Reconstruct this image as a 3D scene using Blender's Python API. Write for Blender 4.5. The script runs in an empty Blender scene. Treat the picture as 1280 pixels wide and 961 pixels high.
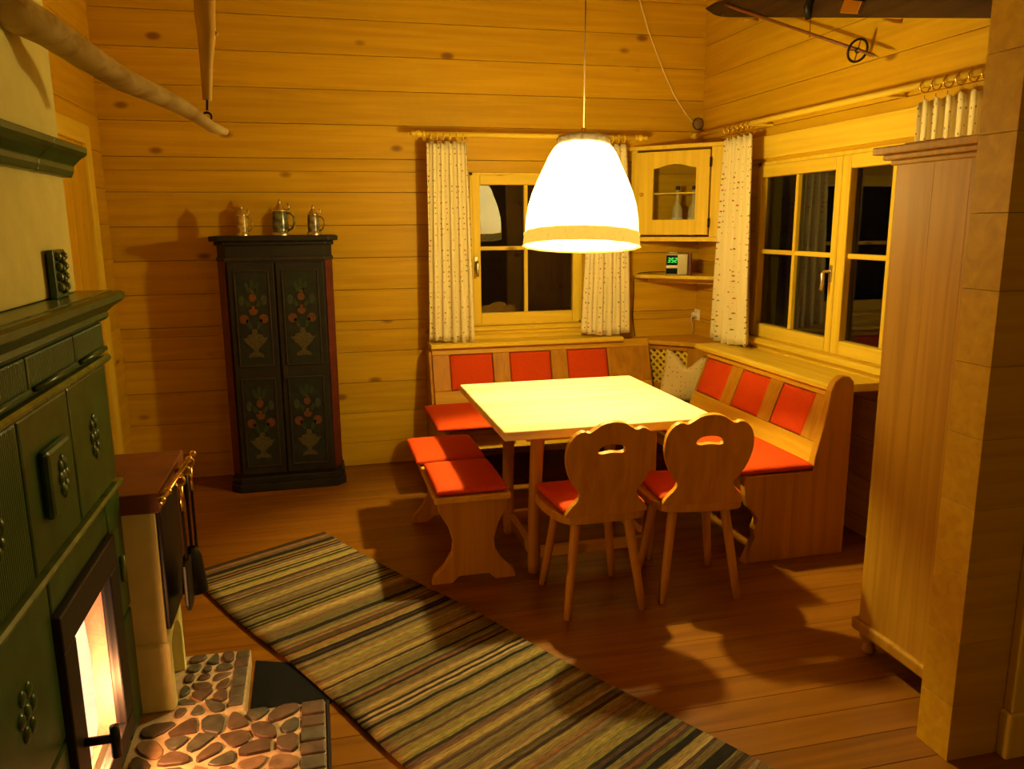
import bpy, bmesh, math, random
from mathutils import Matrix, Vector
random.seed(7)
PI = math.pi
SC = bpy.context.scene
COL = SC.collection

# ------------------------------------------------------------------ camera, world, exposure
F_PX = 994.36
RC = ((0.97086886, -0.23948825, -0.00768354),      # camera right
      (-0.05459436, -0.18987094, -0.98029000),     # camera down
      (0.23330906, 0.95215251, -0.19741449))       # camera forward
cam_d = bpy.data.cameras.new('camera'); cam = bpy.data.objects.new('camera', cam_d); COL.objects.link(cam)
cam_d.sensor_fit = 'HORIZONTAL'; cam_d.sensor_width = 36.0; cam_d.lens = 36.0 * F_PX / 1280.0
cam_d.clip_start = 0.02
r, d, f = (Vector(v) for v in RC)
cam.matrix_world = Matrix(((r.x, -d.x, -f.x, 0), (r.y, -d.y, -f.y, 0), (r.z, -d.z, -f.z, 1.6), (0, 0, 0, 1)))
SC.camera = cam
W = bpy.data.worlds.new('night'); SC.world = W; W.use_nodes = True
W.node_tree.nodes['Background'].inputs[0].default_value = (0.010, 0.012, 0.02, 1)
W.node_tree.nodes['Background'].inputs[1].default_value = 0.15
vs = SC.view_settings
vs.view_transform = 'Standard'; vs.look = 'None'; vs.gamma = 1.0; vs.use_curve_mapping = False
vs.exposure = -0.08
SC.cycles.use_denoising = True
SC.cycles.max_bounces = 8; SC.cycles.diffuse_bounces = 5; SC.cycles.transparent_max_bounces = 12
SC.cycles.caustics_reflective = False; SC.cycles.caustics_refractive = False
SC.cycles.sample_clamp_indirect = 6.0
LAMP = Vector((1.235, 3.62, 0.0))
LAMP_COL = (1.0, 0.79, 0.30)
SHADE_E = 5.0
BULB_W = 200.0
ROOM_LAMP_W = 19.0
SHADE_T = 0.57

# ------------------------------------------------------------------ mesh helpers
OFF = {}
class MB:
    def __init__(s): s.v = []; s.f = []
    def quadgrid(s, rows, close_u=False, close_v=False):
        b = len(s.v); nr = len(rows); nc = len(rows[0])
        for row in rows: s.v.extend([tuple(p) for p in row])
        for i in range(nr if close_v else nr - 1):
            for j in range(nc if close_u else nc - 1):
                i2 = (i + 1) % nr; j2 = (j + 1) % nc
                s.f.append((b + i*nc + j, b + i*nc + j2, b + i2*nc + j2, b + i2*nc + j))
        return s
    def box(s, x0, x1, y0, y1, z0, z1):
        b = len(s.v)
        s.v += [(x0,y0,z0),(x1,y0,z0),(x1,y1,z0),(x0,y1,z0),(x0,y0,z1),(x1,y0,z1),(x1,y1,z1),(x0,y1,z1)]
        s.f += [(b,b+3,b+2,b+1),(b+4,b+5,b+6,b+7),(b,b+1,b+5,b+4),(b+1,b+2,b+6,b+5),(b+2,b+3,b+7,b+6),(b+3,b,b+4,b+7)]
        return s
    def prism(s, poly, d0, d1, fn):
        """poly: 2-D points; fn(a,b,d) -> 3-D."""
        b = len(s.v); n = len(poly)
        s.v += [tuple(fn(a, c, d0)) for a, c in poly] + [tuple(fn(a, c, d1)) for a, c in poly]
        s.f.append(tuple(range(b + n - 1, b - 1, -1))); s.f.append(tuple(range(b + n, b + 2*n)))
        for i in range(n):
            j = (i + 1) % n
            s.f.append((b + i, b + j, b + n + j, b + n + i))
        return s
    def tube(s, pts, rad, n=10, cap=True):
        pts = [Vector(p) for p in pts]; rows = []
        if not hasattr(rad, '__len__'): rad = [rad] * len(pts)
        prev = None
        for i, p in enumerate(pts):
            t = (pts[min(i+1, len(pts)-1)] - pts[max(i-1, 0)]).normalized()
            if prev is None:
                a = Vector((0, 0, 1)) if abs(t.z) < .9 else Vector((1, 0, 0))
                u = t.cross(a).normalized()
            else:
                u = (prev - t * prev.dot(t)).normalized()
            prev = u; w = t.cross(u)
            rows.append([p + (u*math.cos(2*PI*k/n) + w*math.sin(2*PI*k/n)) * rad[i] for k in range(n)])
        b = len(s.v); s.quadgrid(rows, close_u=True)
        if cap:
            s.f.append(tuple(range(b + n - 1, b - 1, -1))); e = b + (len(rows)-1)*n
            s.f.append(tuple(range(e, e + n)))
        return s
    def lathe(s, prof, c=(0,0,0), n=24, squash=1.0):
        """prof: (radius, z)"""
        rows = [[(c[0] + r*math.cos(2*PI*k/n), c[1] + squash*r*math.sin(2*PI*k/n), c[2] + z) for k in range(n)] for r, z in prof]
        s.quadgrid(rows, close_u=True); return s
    def ball(s, c, r, n=10, m=7, sz=1.0):
        return s.lathe([(max(1e-4, r*math.sin(PI*i/m)), -r*sz*math.cos(PI*i/m)) for i in range(m+1)], c, n)
    def torus(s, c, R, r, axis='x', n=16, m=8):
        rows = []
        for i in range(n):
            a = 2*PI*i/n; row = []
            for j in range(m):
                t = 2*PI*j/m; q = R + r*math.cos(t); h = r*math.sin(t)
                p = {'x': (h, q*math.cos(a), q*math.sin(a)), 'y': (q*math.cos(a), h, q*math.sin(a)), 'z': (q*math.cos(a), q*math.sin(a), h)}[axis]
                row.append((c[0]+p[0], c[1]+p[1], c[2]+p[2]))
            rows.append(row)
        return s.quadgrid(rows, close_u=True, close_v=True)
    def xf(s, M):
        s.v = [tuple(M @ Vector(p)) for p in s.v]; return s
    def build(s, name, mat, parent=None, loc=None, smooth=False, bevel=0, seg=2, local=False, subs=0, solid=0):
        base = Vector((0, 0, 0))
        if parent is not None and not local: base = OFF.get(parent.name, Vector((0,0,0)))
        if loc is not None: base = Vector(loc)
        me = bpy.data.meshes.new(name)
        me.from_pydata([tuple(Vector(p) - base) for p in s.v], [], s.f)
        bm = bmesh.new(); bm.from_mesh(me); bmesh.ops.recalc_face_normals(bm, faces=bm.faces); bm.to_mesh(me); bm.free()
        o = bpy.data.objects.new(name, me); COL.objects.link(o)
        if loc is not None: o.location = loc
        if parent is not None: o.parent = parent
        OFF[o.name] = base
        me.materials.append(mat)
        if smooth:
            for p in me.polygons: p.use_smooth = True
        if solid:
            m = o.modifiers.new('thickness', 'SOLIDIFY'); m.thickness = solid; m.offset = 0
        if bevel:
            m = o.modifiers.new('edge', 'BEVEL'); m.width = bevel; m.segments = seg; m.limit_method = 'ANGLE'; m.angle_limit = math.radians(40)
        if subs:
            m = o.modifiers.new('subd', 'SUBSURF'); m.levels = subs; m.render_levels = subs
        return o
XZ = lambda a, b, d: (a, d, b)
YZ = lambda a, b, d: (d, a, b)
XY = lambda a, b, d: (a, b, d)
def box(name, mat, parent, x0, x1, y0, y1, z0, z1, bevel=.003, **k):
    return MB().box(x0, x1, y0, y1, z0, z1).build(name, mat, parent, bevel=bevel, **k)
def tag(o, label, cat, group=None, kind=None):
    o['label'] = label; o['category'] = cat
    if group: o['group'] = group
    if kind: o['kind'] = kind
    return o
def thing(name, label, cat, loc=(0,0,0), rz=0, group=None, kind=None):
    o = bpy.data.objects.new(name, None); COL.objects.link(o)
    o.location = loc; o.rotation_euler = (0, 0, rz); o.empty_display_size = .1
    OFF[o.name] = Vector(loc)
    return tag(o, label, cat, group, kind)
def struct(o, label=None, cat=None):
    o['kind'] = 'structure'
    if label: o['label'] = label
    if cat: o['category'] = cat
    return o
def sempty(name, label, cat, loc=(0,0,0)):
    return struct(thing(name, label, cat, loc), label, cat)
def copy_tree(o, parent=None):
    c = o.copy(); COL.objects.link(c)
    if parent is not None: c.parent = parent
    for ch in list(o.children): copy_tree(ch, c)
    return c

# ------------------------------------------------------------------ materials
def nodes(name):
    m = bpy.data.materials.new(name); m.use_nodes = True
    nt = m.node_tree; b = nt.nodes['Principled BSDF']; return m, nt, b
def N(nt, t, **k):
    n = nt.nodes.new(t)
    for a, v in k.items(): setattr(n, a, v)
    return n
def ramp(nt, stops, interp='LINEAR'):
    n = nt.nodes.new('ShaderNodeValToRGB'); cr = n.color_ramp; cr.interpolation = interp
    while len(cr.elements) < len(stops): cr.elements.new(0.5)
    for e, (p, c) in zip(cr.elements, stops): e.position = p; e.color = (*c, 1)
    return n
def mixc(nt, fac, a, b, mode='MIX'):
    n = nt.nodes.new('ShaderNodeMix'); n.data_type = 'RGBA'; n.blend_type = mode
    for sock, val in ((n.inputs[0], fac), (n.inputs[6], a), (n.inputs[7], b)):
        if hasattr(val, 'is_linked') or hasattr(val, 'links'): nt.links.new(val, sock)
        elif isinstance(val, (int, float)): sock.default_value = val
        else: sock.default_value = (*val, 1)
    return n.outputs[2]
def plain(name, col, rough=.6, metal=0, spec=.4, noise=0.0, nscale=30, bump=0.0, coat=0):
    m, nt, b = nodes(name)
    b.inputs['Base Color'].default_value = (*col, 1); b.inputs['Roughness'].default_value = rough
    b.inputs['Metallic'].default_value = metal; b.inputs['Specular IOR Level'].default_value = spec
    b.inputs['Coat Weight'].default_value = coat
    if noise or bump:
        tc = N(nt, 'ShaderNodeTexCoord'); nz = N(nt, 'ShaderNodeTexNoise'); nz.inputs['Scale'].default_value = nscale; nz.inputs['Detail'].default_value = 4
        nt.links.new(tc.outputs['Object'], nz.inputs['Vector'])
        if noise:
            rp = ramp(nt, [(.3, tuple(c*(1-noise) for c in col)), (.7, tuple(min(1, c*(1+noise)) for c in col))])
            nt.links.new(nz.outputs['Fac'], rp.inputs[0]); nt.links.new(rp.outputs[0], b.inputs['Base Color'])
        if bump:
            bp = N(nt, 'ShaderNodeBump'); bp.inputs['Strength'].default_value = bump; bp.inputs['Distance'].default_value = .01
            nt.links.new(nz.outputs['Fac'], bp.inputs['Height']); nt.links.new(bp.outputs[0], b.inputs['Normal'])
    return m
def wood(name, c1, c2, axis='x', rough=.5, knots=.5, across=26, along=1.2, spec=.2, vary=.12, knotcol=(.16,.05,.012)):
    m, nt, b = nodes(name); L = nt.links.new
    tc = N(nt, 'ShaderNodeTexCoord'); oi = N(nt, 'ShaderNodeObjectInfo')
    mul = N(nt, 'ShaderNodeMath', operation='MULTIPLY'); mul.inputs[1].default_value = 37.0; L(oi.outputs['Random'], mul.inputs[0])
    add = N(nt, 'ShaderNodeVectorMath', operation='ADD'); L(tc.outputs['Object'], add.inputs[0]); L(mul.outputs[0], add.inputs[1])
    mp = N(nt, 'ShaderNodeMapping'); L(add.outputs[0], mp.inputs[0])
    mp.inputs['Scale'].default_value = tuple(along if a == axis else across for a in 'xyz')
    nz = N(nt, 'ShaderNodeTexNoise'); nz.inputs['Scale'].default_value = 1.0; nz.inputs['Detail'].default_value = 5; nz.inputs['Distortion'].default_value = .6
    L(mp.outputs[0], nz.inputs['Vector'])
    rp = ramp(nt, [(.32, c2), (.55, c1), (.75, tuple(min(1, c*1.12) for c in c1))]); L(nz.outputs['Fac'], rp.inputs[0])
    col = rp.outputs[0]
    if knots:
        mk = N(nt, 'ShaderNodeMapping'); L(add.outputs[0], mk.inputs[0])
        mk.inputs['Scale'].default_value = tuple(2.6 if a == axis else 5.0 for a in 'xyz')
        vo = N(nt, 'ShaderNodeTexVoronoi'); vo.inputs['Scale'].default_value = 1.0; L(mk.outputs[0], vo.inputs['Vector'])
        kr = ramp(nt, [(.0, (1,1,1)), (.07, (.9,.9,.9)), (.14, (0,0,0))]); L(vo.outputs['Distance'], kr.inputs[0])
        sp = N(nt, 'ShaderNodeSeparateColor'); L(vo.outputs['Color'], sp.inputs[0])
        gt = N(nt, 'ShaderNodeMath', operation='LESS_THAN'); gt.inputs[1].default_value = knots; L(sp.outputs[0], gt.inputs[0])
        fm = N(nt, 'ShaderNodeMath', operation='MULTIPLY'); L(kr.outputs[0], fm.inputs[0]); L(gt.outputs[0], fm.inputs[1])
        fm2 = N(nt, 'ShaderNodeMath', operation='MULTIPLY'); fm2.inputs[1].default_value = .8; L(fm.outputs[0], fm2.inputs[0])
        col = mixc(nt, fm2.outputs[0], col, knotcol)
    hs = N(nt, 'ShaderNodeHueSaturation')
    mr = N(nt, 'ShaderNodeMapRange'); mr.inputs[3].default_value = 1 - vary; mr.inputs[4].default_value = 1 + vary; L(oi.outputs['Random'], mr.inputs[0])
    L(mr.outputs[0], hs.inputs['Value']); L(col, hs.inputs['Color']); L(hs.outputs[0], b.inputs['Base Color'])
    b.inputs['Roughness'].default_value = rough; b.inputs['Specular IOR Level'].default_value = spec
    bp = N(nt, 'ShaderNodeBump'); bp.inputs['Strength'].default_value = .12; bp.inputs['Distance'].default_value = .003
    L(nz.outputs['Fac'], bp.inputs['Height']); L(bp.outputs[0], b.inputs['Normal'])
    return m
def emit(name, col, s):
    m = bpy.data.materials.new(name); m.use_nodes = True; nt = m.node_tree; nt.nodes.remove(nt.nodes['Principled BSDF'])
    e = N(nt, 'ShaderNodeEmission'); e.inputs[0].default_value = (*col, 1); e.inputs[1].default_value = s
    nt.links.new(e.outputs[0], nt.nodes['Material Output'].inputs[0]); return m
def glass(name, r0=.04, tint=(.95,.97,.95)):
    m = bpy.data.materials.new(name); m.use_nodes = True; nt = m.node_tree; nt.nodes.remove(nt.nodes['Principled BSDF'])
    t = N(nt, 'ShaderNodeBsdfTransparent'); t.inputs[0].default_value = (*tint, 1)
    g = N(nt, 'ShaderNodeBsdfGlossy'); g.inputs['Roughness'].default_value = 0.0
    lw = N(nt, 'ShaderNodeLayerWeight'); lw.inputs[0].default_value = .5      # facing term is the same from both sides of the pane
    pw = N(nt, 'ShaderNodeMath', operation='POWER'); pw.inputs[1].default_value = 5.0; nt.links.new(lw.outputs['Facing'], pw.inputs[0])
    fr = N(nt, 'ShaderNodeMath', operation='MULTIPLY_ADD'); fr.inputs[1].default_value = 1 - r0; fr.inputs[2].default_value = r0; nt.links.new(pw.outputs[0], fr.inputs[0])
    mx = N(nt, 'ShaderNodeMixShader'); nt.links.new(fr.outputs[0], mx.inputs[0]); nt.links.new(t.outputs[0], mx.inputs[1]); nt.links.new(g.outputs[0], mx.inputs[2])
    nt.links.new(mx.outputs[0], nt.nodes['Material Output'].inputs[0]); return m

PINE = ((.60, .360, .008), (.53, .300, .006))
m_wall_x = wood('pine_boards_x', *PINE, axis='x', knots=.75, vary=.08)
m_log = wood('partition_logs', *PINE, axis='x', knots=.5, vary=.04)
m_wall_y = wood('pine_boards_y', *PINE, axis='y', knots=.40, vary=.08)
m_wall_z = wood('pine_boards_z', *PINE, axis='z', knots=.35)
m_trim_x = wood('pine_trim_x', (.76,.56,.045), (.69,.48,.03), axis='x', knots=.06, vary=.05)
m_trim_y = wood('pine_trim_y', (.76,.56,.045), (.69,.48,.03), axis='y', knots=.06, vary=.05)
m_trim_z = wood('pine_trim_z', (.76,.56,.045), (.69,.48,.03), axis='z', knots=.05, vary=.05)
m_gap = plain('dark_joint', (.10,.045,.012), .9)
m_floor = wood('floor_boards', (.235,.088,.005), (.165,.055,.003), axis='x', rough=.33, knots=.15, across=18, along=1.0, spec=.3, vary=.10, knotcol=(.08,.02,.005))
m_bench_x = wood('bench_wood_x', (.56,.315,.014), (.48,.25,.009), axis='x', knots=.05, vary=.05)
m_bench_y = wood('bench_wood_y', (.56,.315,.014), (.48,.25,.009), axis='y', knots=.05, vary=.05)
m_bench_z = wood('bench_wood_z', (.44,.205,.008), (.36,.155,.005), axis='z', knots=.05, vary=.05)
m_chair = wood('chair_wood', (.52,.245,.010), (.43,.19,.006), axis='z', knots=.08, across=30, vary=.05, rough=.5)
m_table = wood('table_pine', (.84,.64,.32), (.72,.50,.19), axis='x', knots=.35, across=18, vary=.05, rough=.35, knotcol=(.45,.25,.07))
m_wardrobe = wood('wardrobe_wood', (.42,.22,.012), (.35,.17,.008), axis='z', knots=.2, vary=.06)
m_driftwood = wood('bare_branch', (.60,.46,.13), (.42,.28,.06), axis='x', knots=.1, rough=.6)
m_driftwood_z = wood('bare_pole', (.52,.33,.045), (.42,.24,.025), axis='z', knots=.1, rough=.6)
m_red = plain('red_fabric', (.56,.055,.003), .85, spec=.15, noise=.12, nscale=160, bump=.15)
m_plaster = plain('plaster', (.62,.57,.20), .9, spec=.1, noise=.06, nscale=12, bump=.4)
m_whitewash = plain('whitewash', (.76,.71,.28), .85, spec=.15, noise=.08, nscale=9, bump=.3)
m_black = plain('black_iron', (.012,.011,.010), .45, metal=.3, spec=.4)
m_brass = plain('brass', (.80,.55,.16), .25, metal=1)
m_pewter = plain('pewter', (.62,.55,.36), .3, metal=1)
m_white_pl = plain('white_plastic', (.80,.78,.66), .45)
m_brown_top = plain('brown_slab', (.17,.055,.012), .6, noise=.2, nscale=8)
m_green = plain('green_glaze', (.030,.075,.016), .30, spec=.35, noise=.35, nscale=14)
m_green_lt = plain('green_glaze_edge', (.10,.14,.030), .25, spec=.5, noise=.3, nscale=14)
m_grout = plain('stove_grout', (.022,.026,.010), .8)
def ribbed():
    m, nt, b = nodes('green_ribbed_glaze'); L = nt.links.new
    b.inputs['Base Color'].default_value = (.030,.075,.016,1); b.inputs['Roughness'].default_value = .32; b.inputs['Specular IOR Level'].default_value = .35
    tc = N(nt, 'ShaderNodeTexCoord'); wv = N(nt, 'ShaderNodeTexWave', bands_direction='Y'); wv.inputs['Scale'].default_value = 32
    L(tc.outputs['Object'], wv.inputs['Vector']); bp = N(nt, 'ShaderNodeBump'); bp.inputs['Strength'].default_value = .5; bp.inputs['Distance'].default_value = .004
    L(wv.outputs['Fac'], bp.inputs['Height']); L(bp.outputs[0], b.inputs['Normal']); return m
m_green_rib = ribbed()
m_cab = plain('dark_painted_wood', (.010,.008,.005), .6, noise=.4, nscale=16)
m_cab_panel = plain('blue_green_paint', (.008,.012,.008), .6, noise=.4, nscale=22)
m_cab_red = plain('dark_red_paint', (.09,.012,.005), .5, noise=.3, nscale=18)
m_cab_edge = plain('worn_edge_paint', (.022,.016,.006), .6, noise=.4, nscale=30)
m_pt_orange = plain('painted_orange', (.11,.034,.007), .6, noise=.3, nscale=80)
m_pt_cream = plain('painted_cream', (.065,.050,.016), .6, noise=.4, nscale=80)
m_pt_leaf = plain('painted_leaf', (.020,.036,.010), .6, noise=.3, nscale=80)
m_pt_pale = plain('painted_pale', (.035,.042,.026), .6, noise=.3, nscale=80)
m_glass = glass('window_glass', .08, (.55,.58,.55))
m_fireglass = glass('stove_glass', .02, (.97,.95,.93))
m_cupglass = glass('cupboard_glass', .04)
def floral(name, base, scale=38):
    m, nt, b = nodes(name); L = nt.links.new
    tc = N(nt, 'ShaderNodeTexCoord'); vo = N(nt, 'ShaderNodeTexVoronoi'); vo.inputs['Scale'].default_value = scale; vo.inputs['Randomness'].default_value = .25
    L(tc.outputs['UV'], vo.inputs['Vector'])
    kr = ramp(nt, [(0, (1,1,1)), (.12, (1,1,1)), (.18, (0,0,0))]); L(vo.outputs['Distance'], kr.inputs[0])
    sp = N(nt, 'ShaderNodeSeparateColor'); L(vo.outputs['Color'], sp.inputs[0])
    cr = ramp(nt, [(0, (.45,.10,.06)), (.5, (.13,.18,.05)), (.75, (.30,.16,.10))], 'CONSTANT'); L(sp.outputs[1], cr.inputs[0])
    L(mixc(nt, kr.outputs[0], base, cr.outputs[0]), b.inputs['Base Color'])
    b.inputs['Roughness'].default_value = .9; b.inputs['Specular IOR Level'].default_value = .1
    return m
m_curtain = floral('floral_cotton', (.80,.73,.42), 30)
m_pillow = floral('floral_pillow_cotton', (.56,.46,.20), 16)
def set_uv(o, uvs):
    me = o.data; l = me.uv_layers.new(name='UVMap')
    for lp in me.loops: l.data[lp.index].uv = uvs[lp.vertex_index]
def cells(u0, u1, z0, z1, ops):
    """rectangles that cover u0..u1 x z0..z1 minus the openings"""
    zs = sorted({z0, z1} | {min(max(z, z0), z1) for o in ops for z in o[2:]}); out = []
    for a, b in zip(zs, zs[1:]):
        if b - a < .002: continue
        segs = [(u0, u1)]
        for (p, q, c, e) in ops:
            if c < b - 1e-6 and e > a + 1e-6:
                n = []
                for s, t in segs:
                    if q <= s or p >= t: n.append((s, t)); continue
                    if p > s: n.append((s, p))
                    if q < t: n.append((q, t))
                segs = n
        out += [(s, t, a, b) for s, t in segs if t - s > .003]
    return out
def plank_wall(name, label, mat, u0, u1, z0, z1, mk, mkback, ops=(), pitch=.206, zoff=.159, gap=.0026, bev=.002):
    bk = MB()
    for c in cells(u0, u1, z0, z1, ops): bk.box(*mkback(*c))
    w = struct(bk.build(name, m_gap), label, 'wall')
    k = math.floor((z0 - zoff) / pitch)
    while zoff + k*pitch < z1:
        a, b = max(z0, zoff + k*pitch), min(z1, zoff + (k+1)*pitch); k += 1
        if b - a < .01: continue
        for (s, t, c, e) in cells(u0, u1, a, b, ops):
            g0 = gap if abs(c - a) < 1e-6 else 0
            MB().box(*mk(s, t, c + g0/2, e - gap/2)).build('plank', mat, w, bevel=bev, seg=1)
    return w

# ------------------------------------------------------------------ the room
XR, YB, XL, ZC = 2.68, 5.30, -1.18, 4.35
YF = -2.6
W1 = (1.02, 1.80, .925, 1.935)          # back window opening: x0,x1,z0,z1
W2 = (2.93, 4.52, .90, 1.955)           # right window opening: y0,y1,z0,z1
fl = struct(MB().box(-3.2, 2.9, YF, YB + .2, -.12, -.022).build('floor', m_gap), 'reddish brown wooden plank floor', 'floor')
y = YB
rb = random.Random(3)
while y > YF:
    w = .135; MB().box(-3.2 if y < 2.6 else XL - .05, XR, max(YF, y - w + .0015), y, -.022, 0).build('plank', m_floor, fl, bevel=.001, seg=1)
    y -= w
plank_wall('wall_back', 'honey coloured pine plank wall behind the dining corner', m_wall_x, XL - .1, XR + .1, 0, ZC,
           lambda s, t, a, b: (s, t, YB, YB + .03, a, b), lambda s, t, a, b: (s, t, YB + .03, YB + .16, a, b), [W1])
plank_wall('wall_right', 'honey coloured pine plank wall with the double window', m_wall_y, 1.883, YB + .16, 0, ZC,
           lambda s, t, a, b: (XR, XR + .03, s, min(t, YB), a, b), lambda s, t, a, b: (XR + .03, XR + .16, s, t, a, b), [W2], zoff=.10)
plank_wall('wall_left', 'pine plank wall in the far corner behind the tiled stove', m_wall_y, 2.45, YB, 0, ZC,
           lambda s, t, a, b: (XL - .03, XL, s, t, a, b), lambda s, t, a, b: (XL - .16, XL - .03, s, t, a, b), zoff=.177)
plank_wall('wall_partition', 'pine log partition with a bare end beside the wardrobe', m_log, 1.771, 3.2, 0, ZC,
           lambda s, t, a, b: (s, t, 1.756, 1.883, a, b), lambda s, t, a, b: (s + .01, t, 1.766, 1.873, a, b), zoff=.178, gap=.001, bev=.001)
plank_wall('wall_side', 'pine plank wall on the near right side', m_wall_y, YF, 1.756, 0, ZC,
           lambda s, t, a, b: (XR + .3, XR + .33, s, t, a, b), lambda s, t, a, b: (XR + .33, XR + .45, s, t, a, b))
plank_wall('wall_rear', 'pine plank wall at the rear of the room', m_wall_x, -3.2, XR + .45, 0, ZC,
           lambda s, t, a, b: (s, t, YF - .03, YF, a, b), lambda s, t, a, b: (s, t, YF - .16, YF - .03, a, b))
plank_wall('wall_stove', 'pine plank wall on the stove side of the near room', m_wall_y, YF, 2.45, 0, ZC,
           lambda s, t, a, b: (-3.23, -3.2, s, t, a, b), lambda s, t, a, b: (-3.35, -3.23, s, t, a, b))
struct(MB().box(-3.2, XL - .16, 2.45, 2.55, 0, ZC).build('wall_nook', m_plaster), 'plastered wall beside the stove', 'wall')
ce = struct(MB().box(-3.35, XR + .45, YF - .16, YB + .16, ZC + .02, ZC + .10).build('ceiling', m_gap), 'pine board ceiling', 'ceiling')
x = -3.3
while x < XR + .4:
    MB().box(x, x + .196, YF, YB, ZC, ZC + .02).build('board', m_wall_y, ce, bevel=.002, seg=1); x += .2

# door casing in the left wall (mostly behind the chimney)
tr = sempty('door_1', 'pine door with a pale casing in the far left corner wall', 'door', (XL, 4.4, 0))
box('casing', m_trim_z, tr, XL - .01, XL + .03, 4.84, 4.95, 0, 2.14)
box('casing', m_trim_z, tr, XL - .01, XL + .03, 3.85, 3.95, 0, 2.14)
box('casing', m_trim_y, tr, XL - .01, XL + .03, 3.95, 4.84, 2.04, 2.14)
for k in range(6):
    box('panel', m_wall_z, tr, XL - .01, XL + .012, 3.952 + k*.148, 3.952 + k*.148 + .145, .01, 2.04)
tc_ = sempty('trim_1', 'pine door casing on the near face of the partition', 'trim', (2.0, 1.74, 0))
box('casing', m_trim_z, tc_, 1.955, 2.06, 1.722, 1.756, .15, ZC, bevel=.006)
box('plinth_block', m_trim_z, tc_, 1.945, 2.07, 1.715, 1.756, 0, .15, bevel=.006)

# ------------------------------------------------------------------ windows
def handle_parts(parent, fn, mat):
    """fn maps local (along, out, z) to world"""
    p = MB().prism([(-.012,-.045),(.012,-.045),(.012,.045),(-.012,.045)], 0, .006, lambda a, b, d: fn(a, d, b)).build('handle_plate', mat, parent, bevel=.003)
    MB().tube([fn(0, .004, .012), fn(0, .045, .012), fn(0, .05, .0), fn(0, .048, -.045), fn(0, .055, -.085)], [.008,.008,.010,.009,.008], 8).build('grip', mat, p, smooth=True)
def back_window():
    x0, x1, z0, z1 = W1
    w = sempty('window_1', 'small four pane pine window on the back wall behind the lamp', 'window', (1.41, YB, .9))
    fr = MB().box(x0, x0+.02, YB-.01, YB+.14, z0, z1).box(x1-.02, x1, YB-.01, YB+.14, z0, z1).box(x0, x1, YB-.01, YB+.14, z1-.02, z1).box(x0, x1, YB-.01, YB+.14, z0, z0+.015)
    fr.build('frame', m_trim_z, w, bevel=.002)
    gx0, gx1, gz0, gz1 = 1.088, 1.737, 1.008, 1.857
    ya, yb = YB - .012, YB + .045
    box('stile', m_trim_z, w, x0+.012, gx0, ya, yb, z0+.01, z1-.012, bevel=.006)
    box('stile', m_trim_z, w, gx1, x1-.012, ya, yb, z0+.01, z1-.012, bevel=.006)
    box('rail', m_trim_x, w, gx0, gx1, ya, yb, gz1, z1-.012, bevel=.006)
    box('rail', m_trim_x, w, gx0, gx1, ya, yb, z0+.01, gz0, bevel=.006)
    mx, mz, h = 1.405, 1.442, .013
    box('glazing_bar', m_trim_z, w, mx-h, mx+h, YB+.002, yb-.005, gz0, gz1, bevel=.004)
    box('glazing_bar', m_trim_x, w, gx0, mx-h, YB+.004, yb-.007, mz-h, mz+h, bevel=.004)
    box('glazing_bar', m_trim_x, w, mx+h, gx1, YB+.004, yb-.007, mz-h, mz+h, bevel=.004)
    for a, b in ((gx0, mx-h), (mx+h, gx1)):
        for c, e in ((gz0, mz-h), (mz+h, gz1)):
            p = MB().box(-(b-a)/2, (b-a)/2, -.002, .002, -(e-c)/2, (e-c)/2).build('pane', m_glass, w, local=True)
            p.location = Vector(((a+b)/2, YB+.028, (c+e)/2)) - OFF[w.name]; p.rotation_euler = (0, 0, math.radians(PANE_TILT))
    handle_parts(w, lambda a, o, z: (1.055 + a, ya - o, 1.345 + z), m_pewter)
    s = sempty('trim_2', 'moulded pine sill under the back window', 'sill', (1.41, YB, .88))
    prof = [(0,.93),(-.035,.93),(-.05,.92),(-.05,.905),(-.035,.895),(-.03,.88),(-.02,.865),(-.02,.84),(0,.84)]
    MB().prism([(YB + a, b - .01) for a, b in prof], .74, 2.12, lambda a, b, d: (d, a, b)).build('sill_board', m_trim_x, s)
PANE_TILT = -2.7
back_window()
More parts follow.
